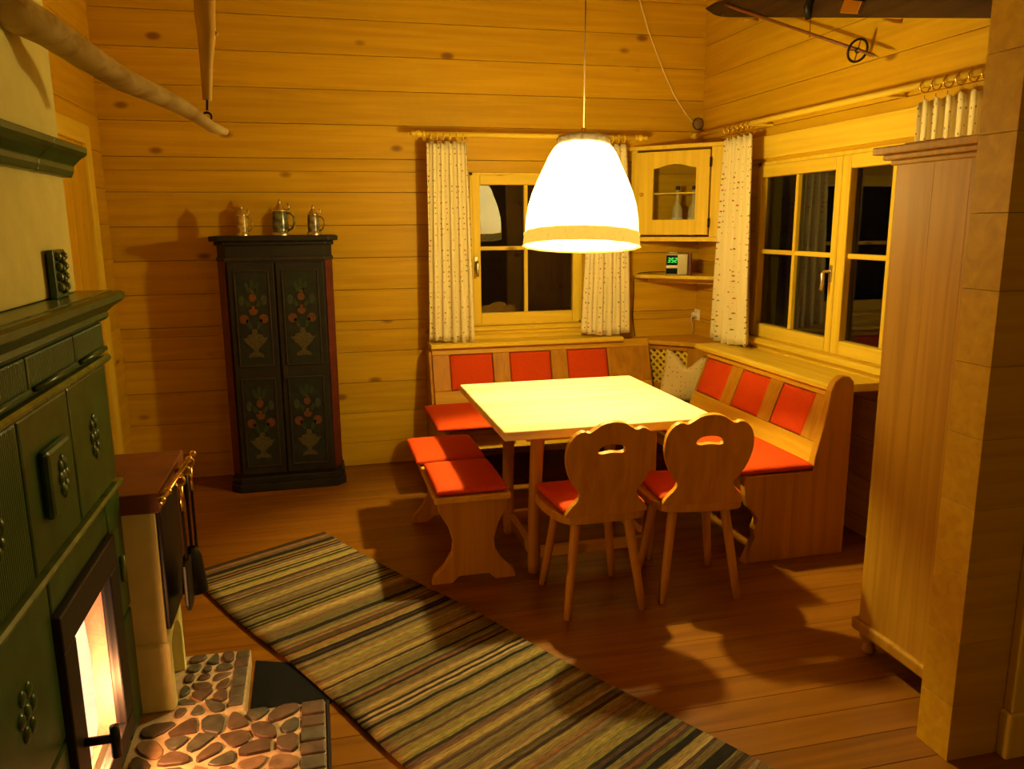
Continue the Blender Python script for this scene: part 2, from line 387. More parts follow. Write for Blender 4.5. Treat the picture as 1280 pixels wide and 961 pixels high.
def right_window():
    y0, y1, z0, z1 = W2
    w = sempty('window_2', 'double casement pine window on the right wall', 'window', (XR, 3.7, .9))
    fr = MB().box(XR-.01, XR+.14, y0, y0+.04, z0, z1).box(XR-.01, XR+.14, y1-.04, y1, z0, z1).box(XR-.01, XR+.14, y0, y1, z1-.03, z1).box(XR-.01, XR+.14, y0, y1, z0, z0+.012)
    fr.build('frame', m_trim_z, w, bevel=.002)
    xa, xb = XR - .022, XR + .04
    gz0, gz1, mz, h = .985, 1.865, 1.425, .013
    for (a, b, ga, gb) in ((3.694, y1-.035, 3.745, 4.455), (y0+.035, 3.690, 3.00, 3.622)):
        box('stile', m_trim_z, w, xa, xb, a, ga, z0+.008, z1-.02, bevel=.006)
        box('stile', m_trim_z, w, xa, xb, gb, b, z0+.008, z1-.02, bevel=.006)
        box('rail', m_trim_y, w, xa, xb, ga, gb, gz1, z1-.02, bevel=.006)
        box('rail', m_trim_y, w, xa, xb, ga, gb, z0+.008, gz0, bevel=.006)
        my = (ga + gb)/2 + .01
        box('glazing_bar', m_trim_z, w, XR-.005, xb-.005, my-h, my+h, gz0, gz1, bevel=.004)
        for c, e in ((ga, my-h), (my+h, gb)):
            box('glazing_bar', m_trim_y, w, XR-.003, xb-.007, c, e, mz-h, mz+h, bevel=.004)
            for q, t in ((gz0, mz-h), (mz+h, gz1)):
                MB().box(XR+.018, XR+.022, c, e, q, t).build('pane', m_glass, w)
    handle_parts(w, lambda a, o, z: (xa - o, 3.725 + a, 1.33 + z), m_pewter)
    s = sempty('trim_3', 'moulded pine sill under the double window', 'sill', (XR, 3.7, .86))
    prof = [(0,.90),(-.05,.90),(-.065,.888),(-.065,.872),(-.05,.86),(-.035,.845),(-.03,.81),(-.022,.80),(0,.80)]
    MB().prism([(XR + a, b) for a, b in prof], 2.4, 4.55, lambda a, b, d: (a, d, b)).build('sill_board', m_trim_y, s)
    t = sempty('trim_4', 'flat pine board over the double window', 'trim', (XR, 3.7, 2.0))
    MB().box(XR-.022, XR, 2.4, 4.60, 1.975, 2.105).build('lintel_board', m_trim_y, t, bevel=.006)
right_window()

# ------------------------------------------------------------------ curtain rods and curtains
def rod(name, label, A, B, finials):
    A, B = Vector(A), Vector(B); t = (B - A).normalized()
    o = thing(name, label, 'curtain rod', A)
    MB().tube([A, B], .0155, 12).build('pole', m_trim_x if abs(t.x) > .5 else m_trim_y, o, smooth=True)
    for P, s in finials:
        P = Vector(P); d = t * s
        MB().tube([P + d*q for q in (0, .012, .016, .03, .045, .055, .062, .075, .085, .092)], [.018,.018,.010,.020,.022,.014,.012,.017,.012,.003], 12).build('finial', m_trim_x, o, smooth=True)
    return o
r1 = rod('curtain_rod', 'turned pine curtain rod over the small back window', (.711, 5.14, 2.156), (2.115, 5.14, 2.156), [((.711,5.14,2.156), -1), ((2.115,5.14,2.156), 1)])
for xx in (.99, 1.78): MB().box(xx-.012, xx+.012, 5.14, YB, 2.138, 2.153).build('bracket', m_trim_x, r1, bevel=.003)
r2 = rod('curtain_rod', 'long pine curtain rod over the double window', (2.545, 5.10, 2.176), (2.545, 2.55, 2.163), [((2.545,5.10,2.176), -1)])
for yy in (4.40, 3.3): MB().box(2.545, XR, yy-.012, yy+.012, 2.156, 2.169).build('bracket', m_trim_y, r2, bevel=.003)
def curtain(label, axis, const, top, bot, ztop, zbot, zrod, folds, seed, nr=6, amp=.022, group=None):
    """top/bot: (u0,u1) ranges; axis 'x': sheet runs along x at y=const, else along y at x=const"""
    rng = random.Random(seed); nu, nv = folds*10, 26
    ph = [rng.uniform(-.5, .5) for _ in range(folds + 2)]; am = [rng.uniform(.7, 1.25) for _ in range(folds + 2)]
    rows, uvs = [], []
    for j in range(nv + 1):
        v = j / nv; z = ztop + (zbot - ztop)*v; row = []
        u0 = top[0] + (bot[0]-top[0])*v**.8; u1 = top[1] + (bot[1]-top[1])*v**.8
        for i in range(nu + 1):
            s = i / nu; q = s*folds; k = int(min(q, folds - 1)); fr = q - k
            a = am[k]*(1-fr) + am[k+1]*fr; p = ph[k]*(1-fr) + ph[k+1]*fr
            sharp = math.sin(2*PI*q + p*v)
            dd = amp*a*(.55 + .45*v)*(sharp + .3*math.sin(4*PI*q + 2*p))
            uu = u0 + (u1-u0)*s + .006*math.sin(4*PI*q + p + 3*v)
            zz = z + (.012*math.sin(5*s + seed) if j == nv else 0) + (.016*abs(math.sin(PI*q)) if j == 0 else 0)
            row.append((uu, const + dd, zz) if axis == 'x' else (const + dd, uu, zz))
            uvs.append((s*folds*.115, zz))
        rows.append(row)
    mid = ((bot[0]+bot[1])/2); loc = (mid, const, zbot) if axis == 'x' else (const, mid, zbot)
    t = thing('curtain', label, 'curtain', loc, group=group)
    c = MB().quadgrid(rows).build('cloth', m_curtain, t, smooth=True); set_uv(c, uvs)
    m = c.modifiers.new('thickness', 'SOLIDIFY'); m.thickness = .003
    for i in range(nr):
        u = top[0] + (top[1]-top[0])*(i + .5)/nr
        P = (u, const, zrod - .010) if axis == 'x' else (const, u, zrod - .010)
        MB().torus(P, .024, .0035, 'x' if axis == 'x' else 'y', 18, 6).build('ring', m_brass if axis == 'y' else m_trim_x, t, smooth=True)
        Q = (P[0], P[1], zrod - .045)
        MB().tube([Q, (P[0], P[1], ztop - .005)], .002, 6).build('hook', m_brass, t)
    return t
curtain('cream floral curtain hanging at the end of the back window, beside bare plank wall', 'x', 5.14, (.726, .975), (.706, 1.003), 2.098, .845, 2.156, 5, 1)
curtain('cream floral curtain on the back window, partly behind the lampshade', 'x', 5.14, (1.808, 2.055), (1.754, 2.10), 2.098, .855, 2.156, 5, 2)
curtain('cream floral curtain next to the corner cupboard', 'y', 2.545, (4.725, 4.39), (4.785, 4.31), 2.106, .848, 2.171, 5, 3, amp=.028)
curtain('cream floral curtain gathered above the tall wardrobe', 'y', 2.545, (3.05, 2.66), (3.03, 2.66), 2.092, .86, 2.166, 6, 4)
def pix(x, y, X=None, Y=None, Z=None):
    """point on the ray of a photo pixel at a given world plane (distance comes from the thing it touches)"""
    d = Vector(RC[0])*((x-640)/F_PX) + Vector(RC[1])*((y-480.5)/F_PX) + Vector(RC[2])
    t = X/d.x if X is not None else (Y/d.y if Y is not None else (Z-1.6)/d.z)
    return Vector((0, 0, 1.6)) + d*t

# ------------------------------------------------------------------ dining corner: benches
def pillow_mesh(w, d, h, n=14, p=4.0, e=.38, warp=None):
    bm = bmesh.new(); g = {}
    for side in (1, -1):
        for i in range(n+1):
            for j in range(n+1):
                u, v = -1 + 2*i/n, -1 + 2*j/n
                u, v = math.sin(u*PI/2), math.sin(v*PI/2)
                t = h/2*max(0, (1-abs(u)**p)*(1-abs(v)**p))**e
                P = Vector((u*w/2, v*d/2, side*t))
                if warp: P = warp(P, u, v)
                g[side, i, j] = bm.verts.new(P)
        for i in range(n):
            for j in range(n):
                bm.faces.new([g[side, i, j], g[side, i+1, j], g[side, i+1, j+1], g[side, i, j+1]])
    bmesh.ops.remove_doubles(bm, verts=bm.verts, dist=1e-5)
    bmesh.ops.recalc_face_normals(bm, faces=bm.faces)
    mb = MB(); bm.verts.ensure_lookup_table(); bm.verts.index_update()
    mb.v = [tuple(q.co) for q in bm.verts]; mb.f = [tuple(q.index for q in fc.verts) for fc in bm.faces]; bm.free()
    return mb
def seat_cushion(label, x0, x1, y0, y1, z, h=.05, rz=0, group=None, corner=.0):
    c = ((x0+x1)/2, (y0+y1)/2, z)
    mb = pillow_mesh(x1-x0, y1-y0, h, 16, 6.0, .30)
    mb.v = [(a, b, q + h/2) for a, b, q in mb.v]
    o = mb.build('seat_cushion', m_red, loc=None, smooth=True); o.location = c; o.rotation_euler = (0, 0, rz)
    # piped seam
    return tag(o, label, 'cushion', group)
def framed_back(parent, fn, u0, u1, vtop, vbot, v0, v1, panels, mrail, mstile):
    """fn(u, v, w): rails, stiles and upholstered panels on a tilted plane"""
    def slab(name, a, b, c, e, w0, w1, mat, bev):
        MB().prism([(a, c), (b, c), (b, e), (a, e)], w0, w1, fn).build(name, mat, parent, bevel=bev)
    slab('top_rail', u0, u1, v1, vtop, -.012, .014, mrail, .004)
    slab('bottom_rail', u0, u1, vbot, v0, -.012, .014, mrail, .004)
    ed = [u0] + [q for p in panels for q in p] + [u1]
    for a, b in zip(ed[0::2], ed[1::2]): slab('stile', a, b, v0, v1, -.012, .014, mstile, .004)
    for a, b in panels:
        slab('backing', a - .002, b + .002, v0, v1, -.012, -.006, mstile, 0)
        mb = pillow_mesh(b - a - .006, v1 - v0 - .006, .020, 10, 8.0, .35)
        ua, va = (a + b)/2, (v0 + v1)/2
        mb.v = [tuple(fn(ua + p, va + q, w + .004)) for p, q, w in mb.v]
        mb.build('upholstered_panel', m_red, parent, smooth=True)

nb = math.hypot(.11, .34); sy, cz = .11/nb, .34/nb
fnB = lambda u, v, w: (u, 5.02 + v*sy - w*cz, .45 + v*cz + w*sy)
bb = thing('corner_bench', 'pine wall bench with red back panels under the small back window', 'bench', (1.45, 4.75, 0))
box('seat', m_bench_x, bb, .70, 2.28, 4.40, 5.04, .405, .432, bevel=.005)
box('front_rail', m_bench_x, bb, .74, 1.86, 4.44, 4.465, .30, .405)
framed_back(bb, fnB, .715, 2.235, .378, -.01, .085, .325, [(.828, 1.12), (1.233, 1.52), (1.634, 1.926)], m_bench_x, m_bench_z)
prof = [(5.30,.835),(5.10,.835),(5.085,.825),(5.085,.81),(5.10,.80),(5.30,.80)]
MB().prism(prof, .71, 2.04, YZ).build('ledge', m_trim_x, bb)
endp = [(4.42,0),(4.44,.10),(4.50,.17),(4.47,.24),(4.42,.30),(4.41,.405),(5.04,.405),(5.03,.46),(5.09,.66),(5.13,.80),(5.29,.80),(5.29,0)]
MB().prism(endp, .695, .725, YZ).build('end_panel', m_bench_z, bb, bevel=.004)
seat_cushion('red seat cushion on the wall bench under the back window, by its open end', .63, 1.12, 4.36, 4.97, .432, .045)

nr_ = math.hypot(.13, .35); sr, cr_ = .13/nr_, .35/nr_
fnR = lambda u, v, w: (2.27 + v*sr - w*cr_, u, .45 + v*cr_ + w*sr)
rbn = thing('corner_bench', 'pine wall bench with carved end board under the double window', 'bench', (2.2, 3.9, 0))
box('seat', m_bench_y, rbn, 1.895, 2.30, 3.236, 4.395, .405, .432, bevel=.005)
box('front_rail', m_bench_y, rbn, 1.955, 1.98, 3.236, 4.40, .30, .405)
framed_back(rbn, fnR, 3.236, 4.522, .372, -.01, .112, .338, [(3.372, 3.662), (3.782, 4.075), (4.195, 4.505)], m_bench_y, m_bench_z)
MB().prism([(2.645,.835),(2.375,.835),(2.36,.825),(2.36,.808),(2.375,.798),(2.645,.798)], 3.236, 4.66, XZ).build('ledge', m_trim_y, rbn)
ep = [(1.915,0),(1.94,.07),(1.965,.125),(1.957,.17),(1.975,.22),(1.955,.25),(1.92,.285),(1.905,.34),(1.895,.41),(1.90,.435),(2.255,.435),(2.262,.50),(2.295,.64),(2.315,.74),(2.325,.82),(2.345,.865),(2.38,.888),(2.42,.885),(2.445,.86),(2.45,.80),(2.45,0)]
MB().prism(ep, 3.19, 3.235, XZ).build('end_panel', m_bench_z, rbn, bevel=.005)
seat_cushion('red seat cushion on the wall bench beside its carved end board', 1.865, 2.262, 3.19, 3.80, .432, .05)
seat_cushion('red seat cushion on the right wall bench, in the table shadow', 1.875, 2.262, 3.83, 4.36, .432, .05)

lb = thing('stool_bench', 'backless pine bench with carved board ends at the open side of the table', 'bench', (.63, 3.76, 0))
box('seat', m_bench_y, lb, .455, .80, 3.29, 4.24, .398, .428, bevel=.006)
hg = [(.165,.398),(.155,.34),(.115,.27),(.095,.20),(.10,.15),(.135,.09),(.185,.04),(.195,0),(.10,0),(.07,.03),(-.07,.03),(-.10,0),(-.195,0),(-.185,.04),(-.135,.09),(-.10,.15),(-.095,.20),(-.115,.27),(-.155,.34),(-.165,.398)]
for yy in (3.34, 4.13):
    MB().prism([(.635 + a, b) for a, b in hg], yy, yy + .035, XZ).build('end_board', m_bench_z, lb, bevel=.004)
box('stretcher', m_bench_y, lb, .62, .65, 3.375, 4.13, .20, .26)
seat_cushion('red cushion on the backless bench, the one above its near carved board', .465, .785, 3.295, 3.735, .428, .042)
seat_cushion('red cushion on the backless bench, the one next to the wall bench', .435, .785, 3.775, 4.215, .428, .042)

# corner console with lattice, in the corner between the two wall benches
Q2 = math.sqrt(.5)
def D(t, n, z): return (2.12 + t*Q2 - n*Q2, 5.28 - t*Q2 - n*Q2, z)
Dp = lambda a, b, d: D(a, d, b)
cc = thing('corner_console', 'angled pine corner console with diamond lattice between the benches', 'console', (2.5, 5.1, 0))
MB().prism([(2.16,5.298),(2.678,5.298),(2.678,4.78)], 0, .772, XY).build('body', m_wardrobe, cc)
MB().prism([(2.09,5.298),(2.678,5.298),(2.678,4.71),(2.66,4.70),(2.08,5.28)], .772, .802, XY).build('top', m_bench_x, cc, bevel=.004)
for nm, a, b, c, e in (('stile', .03, .125, .44, .772), ('stile', .47, .76, .44, .772), ('rail', .125, .47, .735, .772), ('rail', .125, .47, .44, .50)):
    MB().prism([(a, c), (b, c), (b, e), (a, e)], -.03, .0, Dp).build(nm, m_bench_z, cc, bevel=.003)
MB().prism([(.05,0),(.76,0),(.76,.44),(.05,.44)], -.03, -.01, Dp).build('lower_panel', m_bench_z, cc)
for s in (1, -1):
    for k in range(-6, 13):
        c0 = .125 + k*.05; pts = []
        a0, z0, a1, z1 = .125, .50, .47, .735
        # line t = c0 + s*(z - .5)
        za, zb = z0, z1
        ta, tb = c0 + s*(za - z0), c0 + s*(zb - z0)
        lo, hi = max(a0, min(ta, tb)), min(a1, max(ta, tb))
        if hi - lo < .02: continue
        zl, zh = z0 + s*(lo - c0), z0 + s*(hi - c0)
        dx, dz = Q2*.007, Q2*.007
        MB().prism([(lo - s*dx, zl + dz), (lo + s*dx, zl - dz), (hi + s*dx, zh - dz), (hi - s*dx, zh + dz)], -.024 if s > 0 else -.017, -.017 if s > 0 else -.010, Dp).build('slat', m_trim_x, cc)

# floral scatter pillow leaning in the corner
def warp(P, u, v):
    dent = .085*math.exp(-(u/.38)**2)*((v+1)/2)**2.5
    ear = .035*(abs(u)**3)*max(0, v)**3
    return Vector((P.x*(1 - .06*v), P.y - dent + ear, P.z + .012*math.sin(3*u + 2*v)))
pm = pillow_mesh(.34, .31, .13, 18, 3.0, .5, warp)
pv = list(pm.v)
po = pm.build('scatter_pillow', m_pillow, smooth=True); set_uv(po, [(a*2.0, b*2.0) for a, b, c in pv])
po.location = (2.375, 4.775, .585); po.rotation_euler = (math.radians(78), 0, math.radians(-40))
tag(po, 'floral scatter pillow with a dented top leaning on the lattice', 'pillow')

# ------------------------------------------------------------------ table
tb = thing('dining_table', 'square pine dining table with pale scrubbed top', 'table', (1.21, 3.62, 0))
MB().box(.725, 1.70, 3.10, 4.14, .716, .758).build('table_top', m_table, tb, bevel=.008, seg=3)
for a, b, c, e in ((.89, 1.53, 3.355, 3.38), (.89, 1.53, 3.86, 3.885), (.89, .915, 3.38, 3.86), (1.505, 1.53, 3.38, 3.86)):
    box('apron', m_bench_x, tb, a, b, c, e, .635, .716)
for sx in (-1, 1):
    for s2 in (-1, 1):
        X, Y = 1.21 + sx*.285, 3.62 + s2*.23
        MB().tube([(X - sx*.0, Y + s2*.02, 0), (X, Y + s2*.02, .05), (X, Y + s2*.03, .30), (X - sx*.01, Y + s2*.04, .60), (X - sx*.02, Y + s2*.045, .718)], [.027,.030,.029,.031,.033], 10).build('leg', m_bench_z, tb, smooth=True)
for Y in (3.37, 3.87): box('stretcher', m_bench_x, tb, .945, 1.475, Y - .018, Y + .018, .075, .12)
for X in (.925, 1.495): box('stretcher', m_bench_y, tb, X - .018, X + .018, 3.42, 3.82, .075, .12)

# ------------------------------------------------------------------ farmhouse chairs
def holed_board(outer, inner, th, fn):
    bm = bmesh.new(); es = []
    for loop in (outer, inner):
        vs_ = [bm.verts.new((a, b, 0)) for a, b in loop]
        es += [bm.edges.new((vs_[i], vs_[(i+1) % len(vs_)])) for i in range(len(vs_))]
    r_ = bmesh.ops.triangle_fill(bm, edges=es, use_beauty=True)
    fs = [g for g in r_['geom'] if isinstance(g, bmesh.types.BMFace)]
    ex = bmesh.ops.extrude_face_region(bm, geom=fs)
    for g in ex['geom']:
        if isinstance(g, bmesh.types.BMVert): g.co.z = th
    bm.verts.index_update(); mb = MB()
    mb.v = [tuple(fn(q.co.x, q.co.y, q.co.z)) for q in bm.verts]; mb.f = [tuple(q.index for q in fc.verts) for fc in bm.faces]
    bm.free(); return mb
def smooth_loop(pts, n=3):
    for _ in range(n):
        q = []
        for i in range(len(pts)):
            a, b = pts[i], pts[(i+1) % len(pts)]
            q += [(a[0]*.75 + b[0]*.25, a[1]*.75 + b[1]*.25), (a[0]*.25 + b[0]*.75, a[1]*.25 + b[1]*.75)]
        pts = q
    return pts
HALF = [(.0,.405),(.045,.398),(.078,.376),(.100,.362),(.125,.374),(.158,.358),(.182,.322),(.190,.272),(.186,.225),(.170,.172),(.142,.124),(.118,.100),(.128,.070),(.155,.042),(.176,.012),(.176,-.004)]
def make_chair(label, loc, rz):
    t = thing('farmhouse_chair', label, 'chair', loc, rz)
    seat = smooth_loop([(-.19,-.155),(-.10,-.178),(.10,-.178),(.19,-.155),(.222,.06),(.205,.185),(.10,.205),(-.10,.205),(-.205,.185),(-.222,.06)], 2)
    MB().prism(seat, .405, .442, XY).build('seat', m_chair, t, local=True, bevel=.007)
    outl = HALF + [(-a, b) for a, b in reversed(HALF[1:])]
    outl = smooth_loop(outl, 1)
    hole = smooth_loop([(-.062,.278),(-.045,.305),(0,.312),(.045,.305),(.062,.278),(.045,.268),(0,.276),(-.045,.268)], 2)
    ti = math.radians(9)
    fn = lambda a, b, d: (a, -.150 - b*math.sin(ti) - d*math.cos(ti), .446 + b*math.cos(ti) - d*math.sin(ti))
    holed_board(outl, hole, .024, fn).build('backrest', m_chair, t, local=True, bevel=.004)
    for sx in (-1, 1):
        for s2 in (-1, 1):
            MB().tube([(sx*.168, s2*.175, 0), (sx*.152, s2*.158, .12), (sx*.12, s2*.125, .36), (sx*.113, s2*.118, .41)], [.0155,.018,.0205,.020], 10).build('leg', m_chair, t, local=True, smooth=True)
    cu = pillow_mesh(.40, .345, .045, 16, 5.0, .32); cu.v = [(a*(.94 + .25*b), b + .022, c + .463) for a, b, c in cu.v]
    o = cu.build('seat_cushion', m_red, smooth=True)
    o.location = loc; o.rotation_euler = (0, 0, rz)
    return t, o
c1, k1 = make_chair('carved pine chair pulled up to the middle of the table front', (1.098, 3.062, 0), math.radians(1))
tag(k1, 'red cushion on the chair at the middle of the table front', 'cushion')
c2, k2 = make_chair('carved pine chair at the table corner next to the end board bench', (1.558, 3.072, 0), math.radians(-7))
tag(k2, 'red cushion on the chair next to the end board bench', 'cushion')

# ------------------------------------------------------------------ hanging lamp
lp = thing('pendant_lamp', 'big white bell shaped fabric pendant lamp over the table', 'lamp', (LAMP.x, LAMP.y, 1.97))
m_shade = bpy.data.materials.new('lit_shade_fabric'); m_shade.use_nodes = True
nt = m_shade.node_tree; b = nt.nodes['Principled BSDF']
b.inputs['Base Color'].default_value = (.85,.80,.68,1); b.inputs['Roughness'].default_value = .9
b.inputs['Emission Color'].default_value = (*LAMP_COL, 1); b.inputs['Emission Strength'].default_value = SHADE_E
_t = N(nt, 'ShaderNodeBsdfTransparent'); _t.inputs[0].default_value = (1, .95, .85, 1)      # thin cloth lets part of the bulb through
_m = N(nt, 'ShaderNodeMixShader'); _m.inputs[0].default_value = SHADE_T
nt.links.new(b.outputs[0], _m.inputs[1]); nt.links.new(_t.outputs[0], _m.inputs[2]); nt.links.new(_m.outputs[0], nt.nodes['Material Output'].inputs[0])
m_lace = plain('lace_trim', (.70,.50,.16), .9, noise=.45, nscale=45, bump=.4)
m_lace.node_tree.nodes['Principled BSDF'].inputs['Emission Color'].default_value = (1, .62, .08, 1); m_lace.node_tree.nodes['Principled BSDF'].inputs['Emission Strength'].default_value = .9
m_cord = plain('lamp_cord', (.10,.05,.012), .6)
TILT = Matrix.Translation((LAMP.x, LAMP.y, 1.97)) @ Matrix.Rotation(math.radians(3.3), 4, 'Y') @ Matrix.Rotation(math.radians(-7.5), 4, 'X') @ Matrix.Translation((-LAMP.x, -LAMP.y, -1.97))
def lprof(pr, name, mat, rip=0, nrip=0, n=64, solid=.002, z_r=0):
    rows = []
    for r_, z_ in pr:
        rows.append([(LAMP.x + (r_ + rip*math.sin(nrip*2*PI*k/n))*math.cos(2*PI*k/n), LAMP.y + (r_ + rip*math.sin(nrip*2*PI*k/n))*math.sin(2*PI*k/n), z_) for k in range(n)])
    mb = MB().quadgrid(rows, close_u=True); mb.xf(TILT)
    return mb.build(name, mat, lp, smooth=True, solid=solid)
lprof([(.118,1.950),(.135,1.937),(.158,1.900),(.180,1.850),(.207,1.792),(.230,1.735),(.247,1.680),(.257,1.620),(.260,1.565),(.260,1.535)], 'shade', m_shade)
lprof([(.263,1.553),(.267,1.545),(.263,1.537),(.265,1.520),(.267,1.497),(.273,1.490)], 'lace_band', m_lace, rip=.003, nrip=16, n=96)
lprof([(.122,1.985),(.118,1.970),(.122,1.955),(.121,1.944)], 'top_ruffle', m_white_pl, rip=.004, nrip=12, n=96)
top = LAMP + Vector((0, 0, 1.97))
MB().tube([top - Vector((0,0,.10)), top + Vector((0,0,.06))], .010, 10).build('socket', m_brass, lp, smooth=True)
MB().tube([top, (LAMP.x + .004, LAMP.y, 2.6), (LAMP.x, LAMP.y, ZC - .03)], .0035, 8).build('cord', m_cord, lp, smooth=True)
MB().lathe([(.001,ZC-.045),(.03,ZC-.04),(.045,ZC-.02),(.05,ZC)], (LAMP.x, LAMP.y, 0), 20).build('ceiling_rose', m_white_pl, lp, smooth=True)
for k in range(3):
    a = 2*PI*k/3
    mb = MB().tube([(LAMP.x, LAMP.y, 1.955), (LAMP.x + .12*math.cos(a), LAMP.y + .12*math.sin(a), 1.955)], .003, 6); mb.xf(TILT); mb.build('spoke', m_brass, lp)
bl = TILT @ Vector((LAMP.x, LAMP.y, 1.76))
MB().ball(bl, .035, 16, 10).build('bulb', emit('bulb_glow', LAMP_COL, BULB_W/(PI*4*PI*.035**2)), lp, smooth=True)
# second, dimmer ceiling lamp of the near room, behind the photographer
RL = (1.25, -1.0)
rl = thing('globe_lamp', 'round frosted globe lamp hanging in the near room', 'lamp', (*RL, 2.15))
MB().ball((*RL, 2.15), .15, 24, 14).build('globe', emit('frosted_globe', LAMP_COL, ROOM_LAMP_W), rl, smooth=True)
MB().lathe([(.001,2.32),(.03,2.318),(.045,2.30),(.05,2.285),(.048,2.28)], (*RL, 0), 20).build('cap', m_brass, rl, smooth=True)
MB().tube([(*RL, 2.31), (*RL, ZC)], .005, 8).build('cord', m_cord, rl, smooth=True)

# ------------------------------------------------------------------ painted farmhouse cupboard and steins
def foot(x0, x1, y0, y1, c):       # plan with chamfered front corners
    return [(x0, y1), (x0, y0 + c), (x0 + c, y0), (x1 - c, y0), (x1, y0 + c), (x1, y1)]
cb = thing('painted_cupboard', 'tall dark painted farmhouse cupboard with flower urns on its doors', 'cupboard', (-.22, 5.1, 0))
CX0, CX1, CY = -.545, .105, 4.915
MB().prism(foot(CX0, CX1, CY, 5.29, .05), .09, 1.49, XY).build('body', m_cab, cb, bevel=.002)
for (a, b) in ((CX0, -1), (CX1, 1)):    # red chamfer strips
    p0, p1 = ((CX0 + .045, CY + .001), (CX0 + .001, CY + .045)) if b < 0 else ((CX1 - .001, CY + .045), (CX1 - .045, CY + .001))
    nx, ny = (-Q2*.004, -Q2*.004) if b < 0 else (Q2*.004, -Q2*.004)
    MB().prism([p0, p1, (p1[0]+nx, p1[1]+ny), (p0[0]+nx, p0[1]+ny)], .12, 1.40, XY).build('corner_strip', m_cab_red, cb)
MB().prism(foot(CX0 - .02, CX1 + .02, CY - .02, 5.295, .055), 0, .05, XY).build('plinth', m_cab, cb, bevel=.004)
MB().prism(foot(CX0 - .01, CX1 + .01, CY - .01, 5.295, .052), .05, .09, XY).build('base_moulding', m_cab, cb, bevel=.006)
MB().prism(foot(CX0 - .008, CX1 + .008, CY - .008, 5.295, .05), 1.40, 1.425, XY).build('frieze_moulding', m_cab_edge, cb, bevel=.006)
MB().prism(foot(CX0 - .015, CX1 + .015, CY - .015, 5.295, .05), 1.49, 1.515, XY).build('cornice_step', m_cab, cb, bevel=.008)
MB().prism(foot(CX0 - .04, CX1 + .04, CY - .04, 5.298, .055), 1.515, 1.545, XY).build('cornice', m_cab, cb, bevel=.006)
def disc(c, rx, rz_, y0, y1, n=12):
    return MB().prism([(c[0] + rx*math.cos(2*PI*k/n), c[1] + rz_*math.sin(2*PI*k/n)) for k in range(n)], y0, y1, XZ)
def door_of(x0, x1):
    d = box('door', m_cab, cb, x0, x1, CY - .018, CY, .115, 1.39, bevel=.003)
    w = x1 - x0
    for (z0, z1) in ((.79, 1.34), (.17, .70)):
        pn = box('door_panel', m_cab_panel, d, x0 + .04, x1 - .04, CY - .022, CY - .018, z0, z1, bevel=.004)
        f = CY - .0225; g = CY - .0245
        mo = MB()
        mo.box(x0+.03, x1-.03, CY-.026, CY-.018, z1, z1+.01).box(x0+.03, x1-.03, CY-.026, CY-.018, z0-.01, z0).box(x0+.03, x0+.04, CY-.026, CY-.018, z0, z1).box(x1-.04, x1-.03, CY-.026, CY-.018, z0, z1)
        mo.build('panel_moulding', m_cab_edge, d, bevel=.003)
        cx = (x0 + x1)/2; k = (z1 - z0)/.55
        Z = lambda q: z0 + q*k
        urn = [(-.012,.05),(-.045,.045),(-.04,.065),(-.012,.08),(-.016,.10),(-.045,.125),(-.066,.155),(-.072,.165),(-.05,.160),(-.04,.18),(-.016,.185),(-.014,.215),(.014,.215),(.016,.185),(.04,.18),(.05,.160),(.072,.165),(.066,.155),(.045,.125),(.016,.10),(.012,.08),(.04,.065),(.045,.045),(.012,.05)]
        MB().prism([(cx + a, Z(b)) for a, b in urn], g, f, XZ).build('painted_urn', m_pt_cream, d)
        for (a, b) in ((-.055,.275),(.055,.275),(0,.325),(0,.40)):
            fl_ = disc((cx + a, Z(b)), .026 if b < .4 else .021, .028 if b < .4 else .024, g, f).build('painted_flower', m_pt_orange, d)
        for (a, b, q) in ((-.03,.245,.4),(.03,.245,-.4),(-.03,.36,.6),(.03,.36,-.6),(-.025,.46,.3),(.025,.46,-.3),(0,.475,0)):
            lf = [(math.cos(t)*.012, math.sin(t)*.034) for t in [2*PI*j/8 for j in range(8)]]
            MB().prism([(cx + a + u*math.cos(q) - v*math.sin(q), Z(b) + u*math.sin(q) + v*math.cos(q)) for u, v in lf], g, f, XZ).build('painted_leaf', m_pt_leaf, d)
        for sx in (-1, 1):
            MB().prism([(cx + sx*(.062 + .018*math.cos(t)), Z(.385) + .03*math.sin(t)) for t in [2*PI*j/9 for j in range(9)]], g, f, XZ).build('painted_tulip', m_pt_pale, d)
        MB().prism([(cx-.01,Z(.43)),(cx+.012,Z(.425)),(cx+.028,Z(.455)),(cx+.004,Z(.44)),(cx-.016,Z(.462))], g, f, XZ).build('painted_bow', m_pt_cream, d)
    return d
door_of(CX0 + .055, -.232); dr = door_of(-.222, CX1 - .055)
MB().prism([(-.212,.70),(-.190,.70),(-.186,.74),(-.192,.775),(-.201,.785),(-.210,.775),(-.216,.74)], CY - .030, CY - .018, XZ).build('keyhole_plate', m_cab_edge, dr, bevel=.002)

